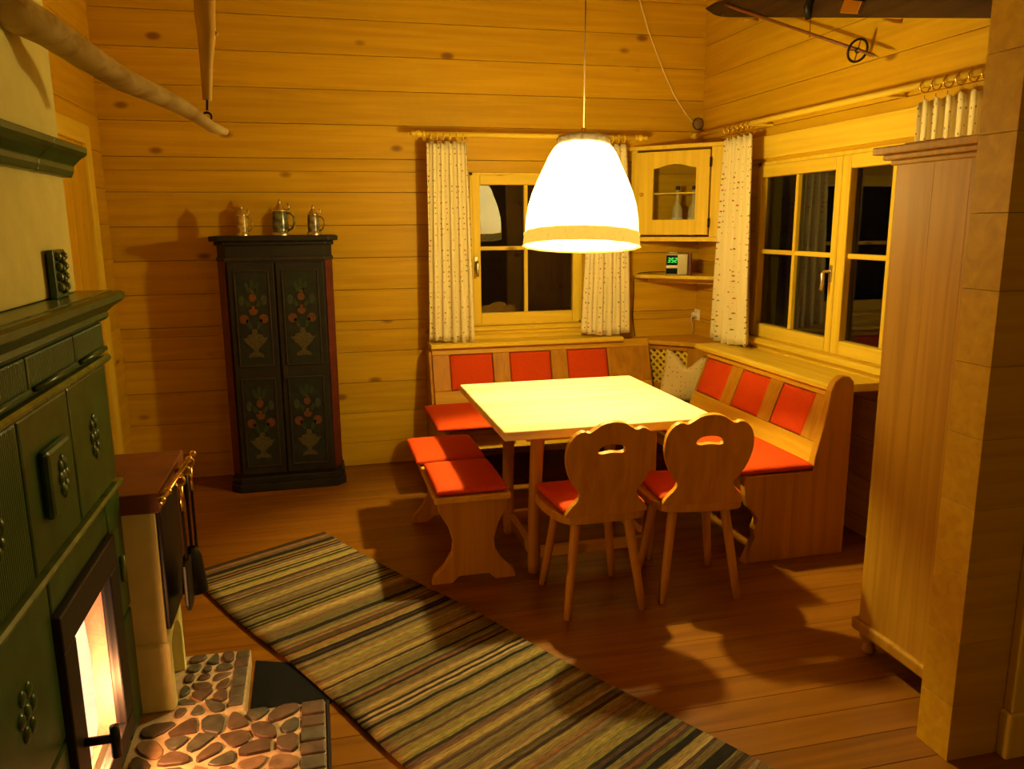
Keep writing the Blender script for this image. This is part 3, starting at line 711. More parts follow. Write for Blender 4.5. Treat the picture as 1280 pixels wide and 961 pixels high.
def stein(label, x, h, r, mat, yy=5.02):
    t = thing('beer_stein', label, 'beer stein', (x, yy, 1.545), math.radians(-20))
    z = 0
    pr = [(.001,0),(r*1.12,0),(r*1.14,.006),(r*1.02,.016),(r*.95,.03),(r,.05),(r*.97,h*.45),(r*.90,h*.62),(r*.88,h*.66),(.001,h*.66)]
    b_ = MB().lathe(pr, n=24).build('body', mat, t, local=True, smooth=True)
    MB().lathe([(r*1.145,.001),(r*1.16,.008),(r*1.03,.018)], n=24).build('foot_ring', m_pewter, b_, local=True, smooth=True)
    MB().lathe([(r*.93,h*.655),(r*.95,h*.67),(r*.86,h*.70),(r*.62,h*.76),(r*.34,h*.83),(r*.18,h*.87),(r*.24,h*.90),(r*.14,h*.94),(r*.09,h*.985),(.0005,h)], n=20).build('lid', m_pewter, t, local=True, smooth=True)
    MB().tube([(r*.86,0,h*.60),(r*1.35,0,h*.60),(r*1.78,0,h*.50),(r*1.80,0,h*.33),(r*1.45,0,h*.18),(r*.95,0,h*.14)], [r*.13]*6, 8).build('handle', mat, t, local=True, smooth=True)
    MB().tube([(r*.80,0,h*.69),(r*1.15,0,h*.71),(r*1.22,0,h*.80),(r*1.05,0,h*.86)], [r*.09,r*.11,r*.13,r*.10], 8).build('thumb_lift', m_pewter, t, local=True, smooth=True)
    return t
m_st1 = plain('stein_gilt', (.42,.28,.06), .25, noise=.5, nscale=38, spec=.6)
m_st2 = plain('stein_dark_glaze', (.10,.11,.05), .2, noise=.9, nscale=30, spec=.6)
m_st3 = plain('stein_grey_glaze', (.16,.13,.06), .2, noise=.8, nscale=34, spec=.6)
stein('small gilt beer stein on the painted cupboard, at its wall corner end', -.395, .178, .034, m_st1, 5.0)
stein('largest beer stein, dark with a gilt front, in the middle of the cupboard top', -.180, .215, .047, m_st2, 5.0)
stein('small grey beer stein on the painted cupboard, nearest the window end', .010, .180, .036, m_st3, 5.0)

# ------------------------------------------------------------------ green tiled stove
SX = -.61; SY0, SY1 = .72, 2.515
DY0, DY1, DZ0, DZ1 = 1.835, 2.350, .135, .745        # fire door
st = thing('tiled_stove', 'large dark green tiled stove with a glazed fire door', 'stove', (-.9, 1.6, 0))
core = MB()
BX = -1.17
for c in cells(SY0 + .012, SY1 - .012, .06, 1.335, [(DY0 + .015, DY1 - .015, DZ0 + .015, DZ1 - .015)]): core.box(SX - .20, SX - .012, *c)
core.box(BX, SX - .62 + .1, SY0 + .012, SY1 - .012, .06, 1.335)
core.box(BX, SX - .2, SY0 + .012, DY0 - .04, .06, 1.335).box(BX, SX - .2, DY1 + .04, SY1 - .012, .06, 1.335).box(BX, SX - .2, DY0 - .04, DY1 + .04, .90, 1.335)
core.build('core', m_grout, st)
def boss(x_, y_, z_, r_): return MB().ball((0,0,0), r_, 10, 7).xf(Matrix.Translation((x_, y_, z_)) @ Matrix.Diagonal((.5, 1, 1.15, 1)))
def tile(y0, y1, z0, z1, mat=m_green, bev=.008, out=0, name='tile'):
    g = .0035
    return MB().box(SX - .014, SX + out, y0 + g, y1 - g, z0 + g, z1 - g).build(name, mat, st, bevel=bev, seg=2)
fr_b = [SY1, 2.22, 1.865, 1.50, 1.14, SY0]
for b_, a_ in zip(fr_b, fr_b[1:]):
    q = tile(a_, b_, 1.238, 1.335, m_green_rib, .006, .004, 'frieze_tile')
    MB().tube([(SX + .010, a_ + .02, 1.258), (SX + .010, b_ - .02, 1.258)], .007, 8).build('bead', m_green, q, smooth=True)
mn = [SY1, 2.13, 1.78, 1.43, 1.08, SY0]
for i, (b_, a_) in enumerate(zip(mn, mn[1:])):
    q = tile(a_, b_, .862, 1.215, m_green_rib if i == 2 else m_green, .012)
    cy, cz_ = (a_ + b_)/2, 1.04
    if i % 2 == 1:
        MB().box(SX, SX + .022, cy - .085, cy + .085, cz_ - .08, cz_ + .08).build('raised_panel', m_green, q, bevel=.012)
    for k in range(9):        # relief flower
        aa = 2*PI*k/8; rr = 0 if k == 8 else (.034 if i != 1 else .026)
        boss(SX + (.022 if i % 2 else .0), cy + .8*rr*math.cos(aa), cz_ + 1.4*rr*math.sin(aa), .015).build('relief_boss', m_green, q, smooth=True)
# ledges between the rows
def ledge(z, h, o_, name='ledge', mat=m_green_lt):
    pr = [(SX - .01, z - h/2), (SX + o_*.6, z - h/2), (SX + o_, z - h*.15), (SX + o_, z + h*.15), (SX + o_*.6, z + h/2), (SX - .01, z + h/2)]
    MB().prism([(a, b) for a, b in pr], SY0 - .01, SY1 + .008, XZ).build(name, mat, st)
ledge(1.227, .022, .016); ledge(.850, .018, .014)
low = [(SY1, DY1), (DY0, 1.43), (1.43, 1.08), (1.08, SY0)]
for b_, a_ in low:
    for z0, z1 in ((.075, .45), (.45, .842)):
        q = tile(a_, b_, z0, z1, m_green, .010)
        if b_ - a_ > .2:
            cy, cz_ = (a_+b_)/2, (z0+z1)/2
            for k in range(7):
                aa = 2*PI*k/6; rr = 0 if k == 6 else .035
                boss(SX, cy + rr*math.cos(aa), cz_ + 1.3*rr*math.sin(aa), .016).build('relief_boss', m_green, q, smooth=True)
tile(DY0, DY1, DZ1, .842, m_green, .008); tile(DY0, DY1, .075, DZ0, m_green, .006)
MB().tube([(SX + .006, DY1 + .09, .56), (SX + .006, DY1 + .09, .64)], .008, 8).build('relief_boss', m_green_lt, st, smooth=True)
# far end and base
MB().box(BX, SX - .014, SY1 - .012, SY1, .06, 1.335).build('end_tile', m_green, st, bevel=.006)
cor = [(SX - .55, 1.335), (SX + .004, 1.335), (SX + .012, 1.345), (SX + .010, 1.358), (SX + .026, 1.372), (SX + .050, 1.388), (SX + .060, 1.396), (SX + .060, 1.412), (SX + .050, 1.418), (SX - .55, 1.418)]
co = MB().prism(cor, SY0 - .05, SY1 + .055, XZ).build('cornice', m_green, st)
tp = MB().box(SX - .55, SX + .03, SY0 - .03, SY1 + .035, 1.418, 1.421).build('top_slab', m_green_lt, st)
# fire door
dm = plain('door_iron', (.016,.013,.012), .5, metal=.2)
fd = MB()
for c in cells(DY0, DY1, DZ0, DZ1, [(1.925, 2.262, .20, .655)]): fd.box(SX - .014, SX + .016, *c)
fd = fd.build('fire_door', dm, st, bevel=.004)
MB().box(SX - .004, SX + .000, 1.925, 2.262, .20, .655).build('glass', m_fireglass, fd)
hy = 1.895
MB().tube([(SX + .01, hy, .392), (SX + .045, hy, .392), (SX + .078, hy, .392)], .011, 10).build('handle', m_black, fd, smooth=True)
MB().tube([(SX + .082, hy, .345), (SX + .082, hy, .425)], [.012, .011], 10).build('handle_knob', m_black, fd, smooth=True)
# firebox, logs and flames
m_clay = plain('fire_clay', (.62,.36,.25), .9)
fb = MB(); fx = SX - .50
fb.box(fx - .03, fx, DY0, DY1 + .02, .10, .86).box(fx, SX - .016, DY0 - .01, 1.90, .10, .86).box(fx, SX - .016, 2.285, DY1 + .01, .10, .86).box(fx, SX - .05, DY0, DY1, .10, .155).box(fx, SX - .05, DY0, DY1, .78, .86)
fb.build('firebox', m_clay, st)
ff = thing('log_fire', 'bright log fire burning behind the stove glass', 'fire', (SX - .27, 2.09, .155))
m_char = plain('charred_log', (.05,.03,.02), .9, noise=.5, nscale=20)
for (a, b_, c_, e_) in ((-.42, 1.96, -.15, 2.05), (-.40, 2.20, -.16, 2.12), (-.36, 2.06, -.18, 2.22)):
    zz = .19 if b_ != 2.06 else .255
    MB().tube([(SX + a, b_, zz), (SX + c_, e_, zz + .01)], [.038, .034], 9).build('log', m_char, ff, smooth=True)
m_fl1 = emit('flame_core', (1.0, .60, .33), 3.2); m_fl2 = emit('flame_outer', (1.0, .40, .16), 1.3)
fr_ = random.Random(5)
for k in range(12):
    x_, y_ = SX - (.078 if k < 6 else .12) - .01*fr_.random(), 1.965 + .255*((k % 6)/5.0) + fr_.uniform(-.008, .008)
    hh = fr_.uniform(.34, .46) if k < 6 else fr_.uniform(.44, .56); w_ = fr_.uniform(.050, .062)
    pr = [(.001,0),(w_*.75,.03*hh),(w_,.18*hh),(w_*.95,.35*hh),(w_*.72,.55*hh),(w_*.4,.78*hh),(w_*.12,.95*hh),(.0005,hh)]
    rows = [[(x_ + .015*math.sin(7*z_+k) + r_*math.cos(2*PI*j/12), y_ + .018*math.sin(9*z_+2*k)*z_*3 + r_*math.sin(2*PI*j/12), .20 + z_) for j in range(12)] for r_, z_ in pr]
    MB().quadgrid(rows, close_u=True).build('flame', m_fl1 if k < 6 else m_fl2, ff, smooth=True)
L2 = bpy.data.lights.new('fire_light', 'POINT'); L2.energy = 36; L2.color = (1.0, .42, .15); L2.shadow_soft_size = .025
o = bpy.data.objects.new('fire_light', L2); COL.objects.link(o); o.location = (SX - .03, 2.15, .30); o['kind'] = 'helper'

# plastered chimney above the stove, with its green shelf
CHX, CHY = -.66, 2.50
ch = struct(MB().box(-1.17, CHX, .75, CHY, 1.4225, ZC).build('wall_chimney', m_plaster, bevel=.006), 'cream plastered chimney block above the tiled stove', 'chimney')
sh = thing('chimney_shelf', 'dark green glazed moulding shelf on the cream chimney', 'shelf', (CHX, 1.7, 1.76))
spf = [(CHX, 1.735), (CHX + .022, 1.735), (CHX + .03, 1.752), (CHX + .030, 1.765), (CHX + .050, 1.785), (CHX + .062, 1.792), (CHX + .068, 1.80), (CHX + .068, 1.816), (CHX, 1.816)]
for a_, b_ in ((2.2, CHY + .0), (1.85, 2.197), (1.5, 1.847), (1.15, 1.497), (.8, 1.147)):
    MB().prism(spf, a_, b_, XZ).build('moulding_tile', m_green, sh, bevel=.003)
ot = thing('ornamental_tile', 'small green relief tile standing on the stove top', 'tile', (-.645, 2.30, 1.421))
MB().box(-.655, -.637, 2.245, 2.350, 1.421, 1.545).build('plate', m_green, ot, bevel=.004)
for k in range(4):
    for s in (-1, 0, 1):
        MB().ball((-.636, 2.2975 + s*.026, 1.444 + k*.026 + .006*s*s), .012, 8, 6).build('relief_boss', m_green_lt if s else m_green, ot, smooth=True)

# ------------------------------------------------------------------ whitewashed pier with top slab, shield plate, rail and fire tools
pr_ = thing('masonry_pier', 'whitewashed masonry pier with an arched niche beside the tiled stove', 'pier', (-.75, 2.66, 0))
PX = -.522
nic = [(2.570,.06)] + [(2.67 + .10*math.cos(PI - PI*k/10), .205 + .085*math.sin(PI - PI*k/10)) for k in range(11)] + [(2.770,.06)]
outer = [(2.530,.06),(2.530,.735),(2.80,.735),(2.80,.06)]
pf = [(2.530,.06),(2.570,.06)] + nic[1:-1] + [(2.770,.06),(2.80,.06),(2.80,.735),(2.530,.735)]
MB().prism(pf, PX - .14, PX, YZ).build('niche_front', m_whitewash, pr_)
MB().box(-1.17, PX - .14, 2.530, 2.80, .06, .735).build('body', m_whitewash, pr_, bevel=.01)
MB().box(PX - .14, PX + .010, 2.518, 2.556, .06, .30).build('pilaster_foot', m_whitewash, pr_, bevel=.012)
MB().box(-1.17, PX + .018, 2.518, 3.02, .735, .80).build('top_slab', m_brown_top, pr_, bevel=.006)
MB().box(-1.17, PX - .16, 2.80, 3.0, .06, .735).build('rear_block', m_brown_top, pr_)
MB().box(PX, PX + .014, 2.545, 2.86, .335, .735).build('shield_plate', m_black, pr_, bevel=.003)
rr_ = thing('brass_rail', 'brass towel rail along the front of the pier', 'rail', (PX + .07, 2.75, .80))
A, B = Vector((-.470, 2.40, .815)), Vector((-.452, 2.90, .815))
MB().tube([A, B], .0065, 8).build('bar', m_brass, rr_, smooth=True)
for q in (0, .16, .86, 1):
    MB().ball(A.lerp(B, q), .012, 10, 7).build('knob', m_brass, rr_, smooth=True)
for q in (.30, .86):
    P = A.lerp(B, q); MB().tube([P, P + Vector((-.03, 0, -.03)), (PX + .005, P.y, .765)], .006, 8).build('bracket', m_brass, rr_, smooth=True)
def tool(label, y_, kind):
    t = thing('fire_tool', label, 'fire tool', (-.458, y_, .30), group='fire tools on the brass rail')
    MB().torus((-.458, y_, .80), .016, .004, 'y', 14, 6).build('ring', m_brass, t, smooth=True)
    MB().tube([(-.458, y_, .783), (-.458, y_, .70)], [.009, .007], 8).build('handle', m_brass if kind != 'brush' else m_black, t, smooth=True)
    MB().tube([(-.458, y_, .70), (-.458, y_, .52)], .005, 8).build('shaft', m_black, t)
    if kind == 'shovel': MB().prism([(-.05,.53),(.05,.53),(.055,.39),(.03,.365),(-.03,.365),(-.055,.39)], -.466, -.452, lambda a, b, d: (d, y_ + a, b)).build('blade', m_black, t, bevel=.004)
    elif kind == 'brush': MB().lathe([(.014,.53),(.03,.50),(.038,.42),(.042,.37),(.001,.37)], (-.458, y_, 0), 14).build('bristles', m_black, t, smooth=True)
    else:
        MB().tube([(-.458, y_, .53), (-.458, y_, .42), (-.458, y_ + .025, .385), (-.458, y_ + .05, .405)], [.006,.006,.006,.004], 8).build('hook', m_black, t, smooth=True)
tool('black fire shovel hanging from the brass rail', 2.63, 'shovel')
tool('black hearth brush hanging from the brass rail', 2.74, 'brush')
tool('black poker with a hooked end hanging from the brass rail', 2.84, 'poker')

# ------------------------------------------------------------------ stone hearth
def clip(poly, nx, ny, c):
    out = []
    for i in range(len(poly)):
        p, q = poly[i], poly[(i+1) % len(poly)]
        a, b_ = nx*p[0] + ny*p[1] - c, nx*q[0] + ny*q[1] - c
        if a <= 0: out.append(p)
        if a*b_ < 0:
            t = a/(a - b_); out.append((p[0] + (q[0]-p[0])*t, p[1] + (q[1]-p[1])*t))
    return out
def stones(parent, x0, x1, y0, y1, s, seed, mats, z):
    rng = random.Random(seed); pts = []
    nx_, ny_ = max(1, round((x1-x0)/s)), max(1, round((y1-y0)/s))
    for i in range(nx_):
        for j in range(ny_):
            pts.append((x0 + (i + .5 + rng.uniform(-.36, .36))*(x1-x0)/nx_, y0 + (j + .5 + rng.uniform(-.36, .36))*(y1-y0)/ny_))
    for i, p in enumerate(pts):
        poly = [(x0,y0),(x1,y0),(x1,y1),(x0,y1)]
        for k, q in enumerate(pts):
            if k == i or abs(q[0]-p[0]) + abs(q[1]-p[1]) > 4*s: continue
            dx, dy = q[0]-p[0], q[1]-p[1]; L_ = math.hypot(dx, dy)
            poly = clip(poly, dx/L_, dy/L_, (dx*(p[0]+q[0]) + dy*(p[1]+q[1]))/2/L_ - .0065*rng.uniform(.7, 1.6))
            if len(poly) < 3: break
        if len(poly) < 3: continue
        h = z + rng.uniform(.006, .012); mat = rng.choice(mats)
        MB().prism(smooth_loop(poly, 1), z - .012, h, XY).build('stone', mat, parent, bevel=.003, seg=1)
m_mort = plain('hearth_mortar', (.46,.32,.17), .9, noise=.2, nscale=30, bump=.4)
m_stn = [plain('hearth_stone_brown', (.085,.050,.026), .55, noise=.35, nscale=25, bump=.3), plain('hearth_stone_grey', (.070,.062,.038), .5, noise=.35, nscale=25, bump=.3), plain('hearth_stone_tan', (.20,.11,.05), .6, noise=.3, nscale=25, bump=.3)]
ht = thing('stone_hearth', 'low hearth of irregular dark stones set in pale mortar', 'hearth', (-.35, 1.9, 0))
MB().prism([(-1.17,.6),(-.04,.6),(-.04,2.455),(-.297,2.465),(-.305,2.86),(-1.17,2.90)], 0, .060, XY).build('slab', m_mort, ht, bevel=.006)
MB().box(-.039, -.030, .6, 2.45, 0, .066).build('steel_edging', m_black, ht)
stones(ht, -.60, -.125, 1.72, 2.455, .078, 11, m_stn, .060)
stones(ht, -.515, -.36, 2.475, 2.85, .062, 12, m_stn[:2], .060)
rng = random.Random(2); y = 2.452
while y > 1.75:                      # squared border stones along the room side
    w = rng.uniform(.060, .078)
    MB().box(-.118, -.046, y - w + .008, y, .05, .060 + rng.uniform(.007, .011)).build('stone', rng.choice(m_stn[:2]), ht, bevel=.005); y -= w
y = 2.85
while y > 2.50:
    w = rng.uniform(.050, .065)
    MB().box(-.352, -.308, y - w + .007, y, .05, .060 + rng.uniform(.006, .010)).build('stone', rng.choice(m_stn[:2]), ht, bevel=.004); y -= w
tag(MB().prism([(-.29, 2.47), (-.06, 2.47), (.02, 2.62), (-.10, 2.80), (-.292, 2.875)], 0, .004, XY).build('floor_plate', plain('matt_black_steel', (.006,.006,.006), .85, spec=.08), loc=(-.2, 2.6, 0)), 'black steel floor plate between the stone hearth and the rug', 'floor plate')

# ------------------------------------------------------------------ striped rag rug
def rug_mat():
    m, nt, b_ = nodes('rag_weave'); L = nt.links.new
    tc = N(nt, 'ShaderNodeTexCoord'); sp = N(nt, 'ShaderNodeSeparateXYZ'); L(tc.outputs['UV'], sp.inputs[0])
    # slight waviness across the width
    wz = N(nt, 'ShaderNodeTexNoise'); wz.inputs['Scale'].default_value = 9; L(tc.outputs['UV'], wz.inputs['Vector'])
    ms = N(nt, 'ShaderNodeMath', operation='MULTIPLY_ADD'); ms.inputs[1].default_value = .012; L(wz.outputs['Fac'], ms.inputs[0]); L(sp.outputs['Y'], ms.inputs[2])
    cb_ = N(nt, 'ShaderNodeCombineXYZ'); L(ms.outputs[0], cb_.inputs[0])
    def layer(scale, off, stops):
        mp = N(nt, 'ShaderNodeMath', operation='MULTIPLY_ADD'); mp.inputs[1].default_value = scale; mp.inputs[2].default_value = off; L(ms.outputs[0], mp.inputs[0])
        wn = N(nt, 'ShaderNodeTexWhiteNoise', noise_dimensions='1D'); fl_ = N(nt, 'ShaderNodeMath', operation='FLOOR'); L(mp.outputs[0], fl_.inputs[0]); L(fl_.outputs[0], wn.inputs['W'])
        rp = ramp(nt, stops, 'CONSTANT'); L(wn.outputs['Value'], rp.inputs[0]); return rp.outputs[0]
    A_ = layer(74, 3.3, [(0, (.24,.18,.07)), (.18, (.30,.25,.085)), (.34, (.030,.026,.020)), (.50, (.22,.15,.07)), (.62, (.12,.075,.05)), (.72, (.20,.19,.055)), (.82, (.34,.26,.13)), (.92, (.28,.13,.05))])
    B_ = layer(23, 8.1, [(0, (.70,.68,.70)), (.35, (1.15,1.08,.9)), (.6, (.40,.36,.38)), (.78, (1.35,1.25,1.05))])
    col = mixc(nt, 1.0, A_, B_, 'MULTIPLY')
    # flecks of the weave
    mp = N(nt, 'ShaderNodeMapping'); mp.inputs['Scale'].default_value = (30, 240, 1); L(tc.outputs['UV'], mp.inputs[0])
    fn_ = N(nt, 'ShaderNodeTexNoise'); fn_.inputs['Scale'].default_value = 1; fn_.inputs['Detail'].default_value = 3; L(mp.outputs[0], fn_.inputs['Vector'])
    fr2 = ramp(nt, [(.3, (.38,.37,.36)), (.7, (1.0,.98,.95))]); L(fn_.outputs['Fac'], fr2.inputs[0])
    L(mixc(nt, 1.0, col, fr2.outputs[0], 'MULTIPLY'), b_.inputs['Base Color'])
    b_.inputs['Roughness'].default_value = .95; b_.inputs['Specular IOR Level'].default_value = .1
    bp = N(nt, 'ShaderNodeBump'); bp.inputs['Strength'].default_value = .5; bp.inputs['Distance'].default_value = .004; L(fn_.outputs['Fac'], bp.inputs['Height']); L(bp.outputs[0], b_.inputs['Normal'])
    return m
P_L, P_R = Vector((-.655, 3.725)), Vector((-.03, 4.09))
Lr = Vector((.468, -.884)); Rr = Vector((.490, -.872)); LEN = 2.85
rows, uvs = [], []
NU, NV = 16, 60
for j in range(NV + 1):
    s = LEN*j/NV; row = []
    for i in range(NU + 1):
        u = i/NU
        a = P_L + Lr.normalized()*s*1.0; c = P_R + Rr.normalized()*s*1.0
        p = a.lerp(c, u)
        wob = .006*math.sin(5*s + 2) if i in (0, NU) else 0
        row.append((p.x + wob, p.y + wob, .0075 + .0015*math.sin(9*s + 3*u)))
        uvs.append((u*.72, s))
    rows.append(row)
rg = MB().quadgrid(rows)
o = rg.build('rag_rug', rug_mat(), smooth=True); set_uv(o, uvs)
m = o.modifiers.new('thickness', 'SOLIDIFY'); m.thickness = .007; m.offset = -1
tag(o, 'long striped rag rug lying diagonally across the plank floor', 'rug')

# ------------------------------------------------------------------ wardrobe behind the partition
wd = thing('wardrobe', 'tall plain wooden wardrobe with turned feet behind the log partition', 'wardrobe', (2.28, 2.14, 0))
WX0, WX1, WY0, WY1 = 1.93, 2.655, 1.90, 2.385
box('body', m_wardrobe, wd, WX0 + .012, WX1, WY0, WY1 - .004, .11, 1.79, bevel=.004)
for a_, b_ in ((1.905, 2.0655), (2.066, 2.2155), (2.216, 2.385)):
    box('side_board', m_wardrobe, wd, WX0, WX0 + .012, a_, b_, .125, 1.785, bevel=.0006)
for a_, b_ in ((WX0 + .02, 2.29), (2.294, WX1 - .01)):
    d_ = box('door', m_wardrobe, wd, a_, b_, WY1 - .004, WY1 + .014, .15, 1.76, bevel=.004)
    for z0, z1 in ((.22, .88), (.98, 1.68)): box('door_panel', m_wardrobe, d_, a_ + .06, b_ - .06, WY1 + .014, WY1 + .02, z0, z1, bevel=.005)
MB().ball((2.27, WY1 + .025, .95), .014, 10, 7).build('knob', m_brass, wd, smooth=True)
cp = [(-.0,1.785),(.018,1.79),(.028,1.803),(.05,1.82),(.058,1.83),(.058,1.845)]
for k, (o_, z0, z1) in enumerate(((.012, 1.785, 1.802), (.03, 1.802, 1.820), (.055, 1.820, 1.845))):
    box('cornice', m_wardrobe, wd, WX0 - o_, WX1 + .01, WY0 - .005, WY1 + o_ + .01, z0, z1, bevel=.005)
box('base_moulding', m_wardrobe, wd, WX0 - .018, WX1 + .005, WY0 - .003, WY1 + .022, .085, .13, bevel=.008)
for xx in (WX0 + .03, WX1 - .05):
    for yy in (WY0 + .06, WY1 - .03):
        MB().lathe([(.001,0),(.018,0),(.026,.012),(.022,.03),(.016,.042),(.030,.055),(.038,.07),(.036,.086),(.001,.086)], (xx, yy, 0), 16).build('foot', m_wardrobe, wd, smooth=True)
bk = thing('red_booklet', 'thin red booklet lying on the wardrobe top', 'booklet', (2.05, 2.32, 1.845))
rbm = plain('red_cover', (.35,.05,.012), .5)
MB().box(1.965, 2.11, 2.24, 2.40, 1.845, 1.847).box(1.965, 2.11, 2.24, 2.40, 1.857, 1.859).box(1.965, 1.967, 2.24, 2.40, 1.845, 1.859).build('cover', rbm, bk)
MB().box(1.968, 2.107, 2.243, 2.397, 1.847, 1.857).build('pages', m_white_pl, bk)

# ------------------------------------------------------------------ corner wall cupboard
cw = thing('corner_cupboard', 'small pine corner cupboard with an arched glass door', 'cupboard', (2.5, 5.1, 1.455))
tri = lambda e: [(2.135 - e, 5.298), (2.678, 5.298), (2.678, 4.755 - e), (2.655 - e*.7, 4.745 - e), (2.125 - e, 5.275 - e*.3)]
MB().prism(tri(.012), 2.082, 2.108, XY).build('top', m_trim_x, cw, bevel=.004)
MB().prism(tri(.012), 1.478, 1.508, XY).build('bottom', m_trim_x, cw, bevel=.004)
MB().prism(tri(-.01), 1.79, 1.80, XY).build('inner_shelf', m_trim_x, cw)
for a_, b_ in ((.03, .072), (.585, .745)):
    MB().prism([(a_,1.508),(b_,1.508),(b_,2.082),(a_,2.082)], -.02, .0, Dp).build('face_stile', m_trim_z, cw, bevel=.003)
ga, gb, gz0, gz1 = .195, .490, 1.622, 1.955
arch = [(ga,gz0),(gb,gz0),(gb,gz1)] + [(gb + (ga-gb)*k/8, gz1 + .028*math.sin(PI*k/8)**1.5) for k in range(1, 8)] + [(ga,gz1)]
dd = holed_board([(.076,1.522),(.580,1.522),(.580,2.066),(.076,2.066)], arch, .022, lambda a, b, d: D(a, d - .004, b)).build('door', m_trim_z, cw, bevel=.003)
MB().prism([(ga-.01,gz0-.01),(gb+.01,gz0-.01),(gb+.01,gz1+.04),(ga-.01,gz1+.04)], .003, .006, Dp).build('glass', m_cupglass, dd)
MB().ball(D(.118, .030, 1.790), .014, 12, 8).build('knob', m_bench_x, dd, smooth=True)
for z_ in (1.985, 1.60):
    MB().tube([D(.586, .02, z_ - .03), D(.586, .02, z_ + .03)], .007, 8).build('hinge', m_black, dd, smooth=True)
m_bot = plain('pale_glass_bottle', (.55,.50,.32), .15, spec=.6)
for k, (t_, n_) in enumerate(((.315, -.14), (.42, -.17))):
    P = D(t_, n_, 1.508)
    bt = thing('bottle', ('slim pale bottle in the corner cupboard, the one by the door knob side', 'slim pale bottle in the corner cupboard, the one by the hinge side')[k], 'bottle', P)
    MB().lathe([(.001,0),(.036,0),(.038,.01),(.038,.16),(.033,.19),(.016,.225),(.0125,.25),(.0125,.31),(.015,.312),(.015,.325),(.001,.325)], P, 18).build('body', m_bot, bt, smooth=True)
    MB().lathe([(.0385,.05),(.039,.05),(.039,.13),(.0385,.13)], P, 18).build('bottle_label', m_white_pl, bt, smooth=True)
    MB().lathe([(.0155,.312),(.016,.313),(.016,.338),(.001,.339)], P, 12).build('cap', m_black, bt)

# corner shelf, clock radio, socket, cables
shp = [(2.20,5.298),(2.678,5.298),(2.678,4.80)] + [(2.678 - .478*math.sin(PI/2*k/10) + .03*math.sin(PI*k/10), 4.80 + .44*(1 - math.cos(PI/2*k/10)) + .04*math.sin(PI*k/10)) for k in range(1, 10)] + [(2.20, 5.27)]
cs = thing('corner_shelf', 'small rounded pine corner shelf under the corner cupboard', 'shelf', (2.5, 5.1, 1.22))
shp2 = [(2.19,5.298),(2.678,5.298),(2.678,4.80),(2.60,4.835),(2.50,4.915),(2.38,5.03),(2.29,5.12),(2.20,5.20),(2.18,5.25)]
MB().prism(shp2, 1.225, 1.250, XY).build('board', m_trim_x, cs, bevel=.006)
MB().prism([(2.30,5.298),(2.678,5.298),(2.678,4.92),(2.66,4.92)], 1.19, 1.225, XY).build('batten', m_trim_x, cs)
cl = thing('clock_radio', 'silver clock radio with green digits on the corner shelf', 'clock radio', D(.37, -.055, 1.250), math.radians(-28))
m_sil = plain('silver_plastic', (.34,.30,.17), .35, metal=.6)
m_dkbr = plain('dark_red_plastic', (.10,.02,.008), .4)
m_scr = plain('black_display', (.006,.012,.008), .15)
MB().box(-.088, .062, -.045, .045, 0, .148).build('body', m_sil, cl, local=True, bevel=.008)
MB().box(.062, .085, -.043, .045, .002, .146).build('end_block', m_dkbr, cl, local=True, bevel=.004)
ds = MB().box(-.083, -.008, -.050, -.045, .070, .136).build('display', m_scr, cl, local=True, bevel=.002)
MB().box(-.083, -.008, -.049, -.045, .010, .048).build('control_panel', m_scr, cl, local=True, bevel=.002)
MB().box(-.083, -.008, -.054, -.045, .050, .068).build('snooze_bar', m_white_pl, cl, local=True, bevel=.004)
MB().box(-.070, -.012, -.03, .02, .148, .154).build('top_button', m_white_pl, cl, local=True, bevel=.003)
for k in range(7): MB().box(.004, .056, -.0475, -.045, .020 + k*.017, .029 + k*.017).build('grille_bar', m_sil, cl, local=True)
m_dig = emit('green_digits', (.10, 1.0, .12), 1.6)
SEG = {'3': 'abgcd', '5': 'afgcd', '2': 'abged'}
def digit(ch, x0, z0, w, h):
    t = .0032; mb = MB(); sk = .004
    R_ = {'a': (0, w, h-t, h), 'g': (0, w, h/2-t/2, h/2+t/2), 'd': (0, w, 0, t), 'b': (w-t, w, h/2, h), 'c': (w-t, w, 0, h/2), 'f': (0, t, h/2, h), 'e': (0, t, 0, h/2)}
    for s in SEG[ch]:
        a, b, c, e = R_[s]
        mb.prism([(x0+a+sk*c/h, z0+c), (x0+b+sk*c/h, z0+c), (x0+b+sk*e/h, z0+e), (x0+a+sk*e/h, z0+e)], -.0512, -.0498, XZ)
    mb.build('digit', m_dig, ds, local=True)
for ch_, xx in (('3', -.073), ('5', -.051), ('2', -.029)): digit(ch_, xx, .088, .015, .030)
cab = MB().tube([D(.37, -.12, 1.27), (2.30, 5.27, 1.262), (2.215, 5.25, 1.258), (2.185, 5.285, 1.235), (2.192, 5.292, 1.10), (2.186, 5.292, .96), (2.20, 5.29, .85), (2.205, 5.28, .806)], .0035, 6).build('power_cable', m_black, loc=(2.2, 5.28, .81), smooth=True)
tag(cab, 'thin dark cable of the clock radio hanging down the back wall', 'cable')
S0 = pix(872, 393, X=XR)
sk_ = thing('wall_socket', 'white wall socket with a plug beside the corner curtain', 'socket', (XR, S0.y, S0.z))
MB().box(XR - .010, XR, S0.y - .04, S0.y + .04, S0.z - .04, S0.z + .04).build('plate', m_white_pl, sk_, bevel=.004)
MB().lathe([(.001,.035),(.016,.035),(.02,.028),(.021,.0)], (0,0,0), 14).xf(Matrix.Translation((XR-.010, S0.y, S0.z)) @ Matrix.Rotation(-PI/2, 4, 'Y')).build('plug', m_white_pl, sk_, smooth=True)
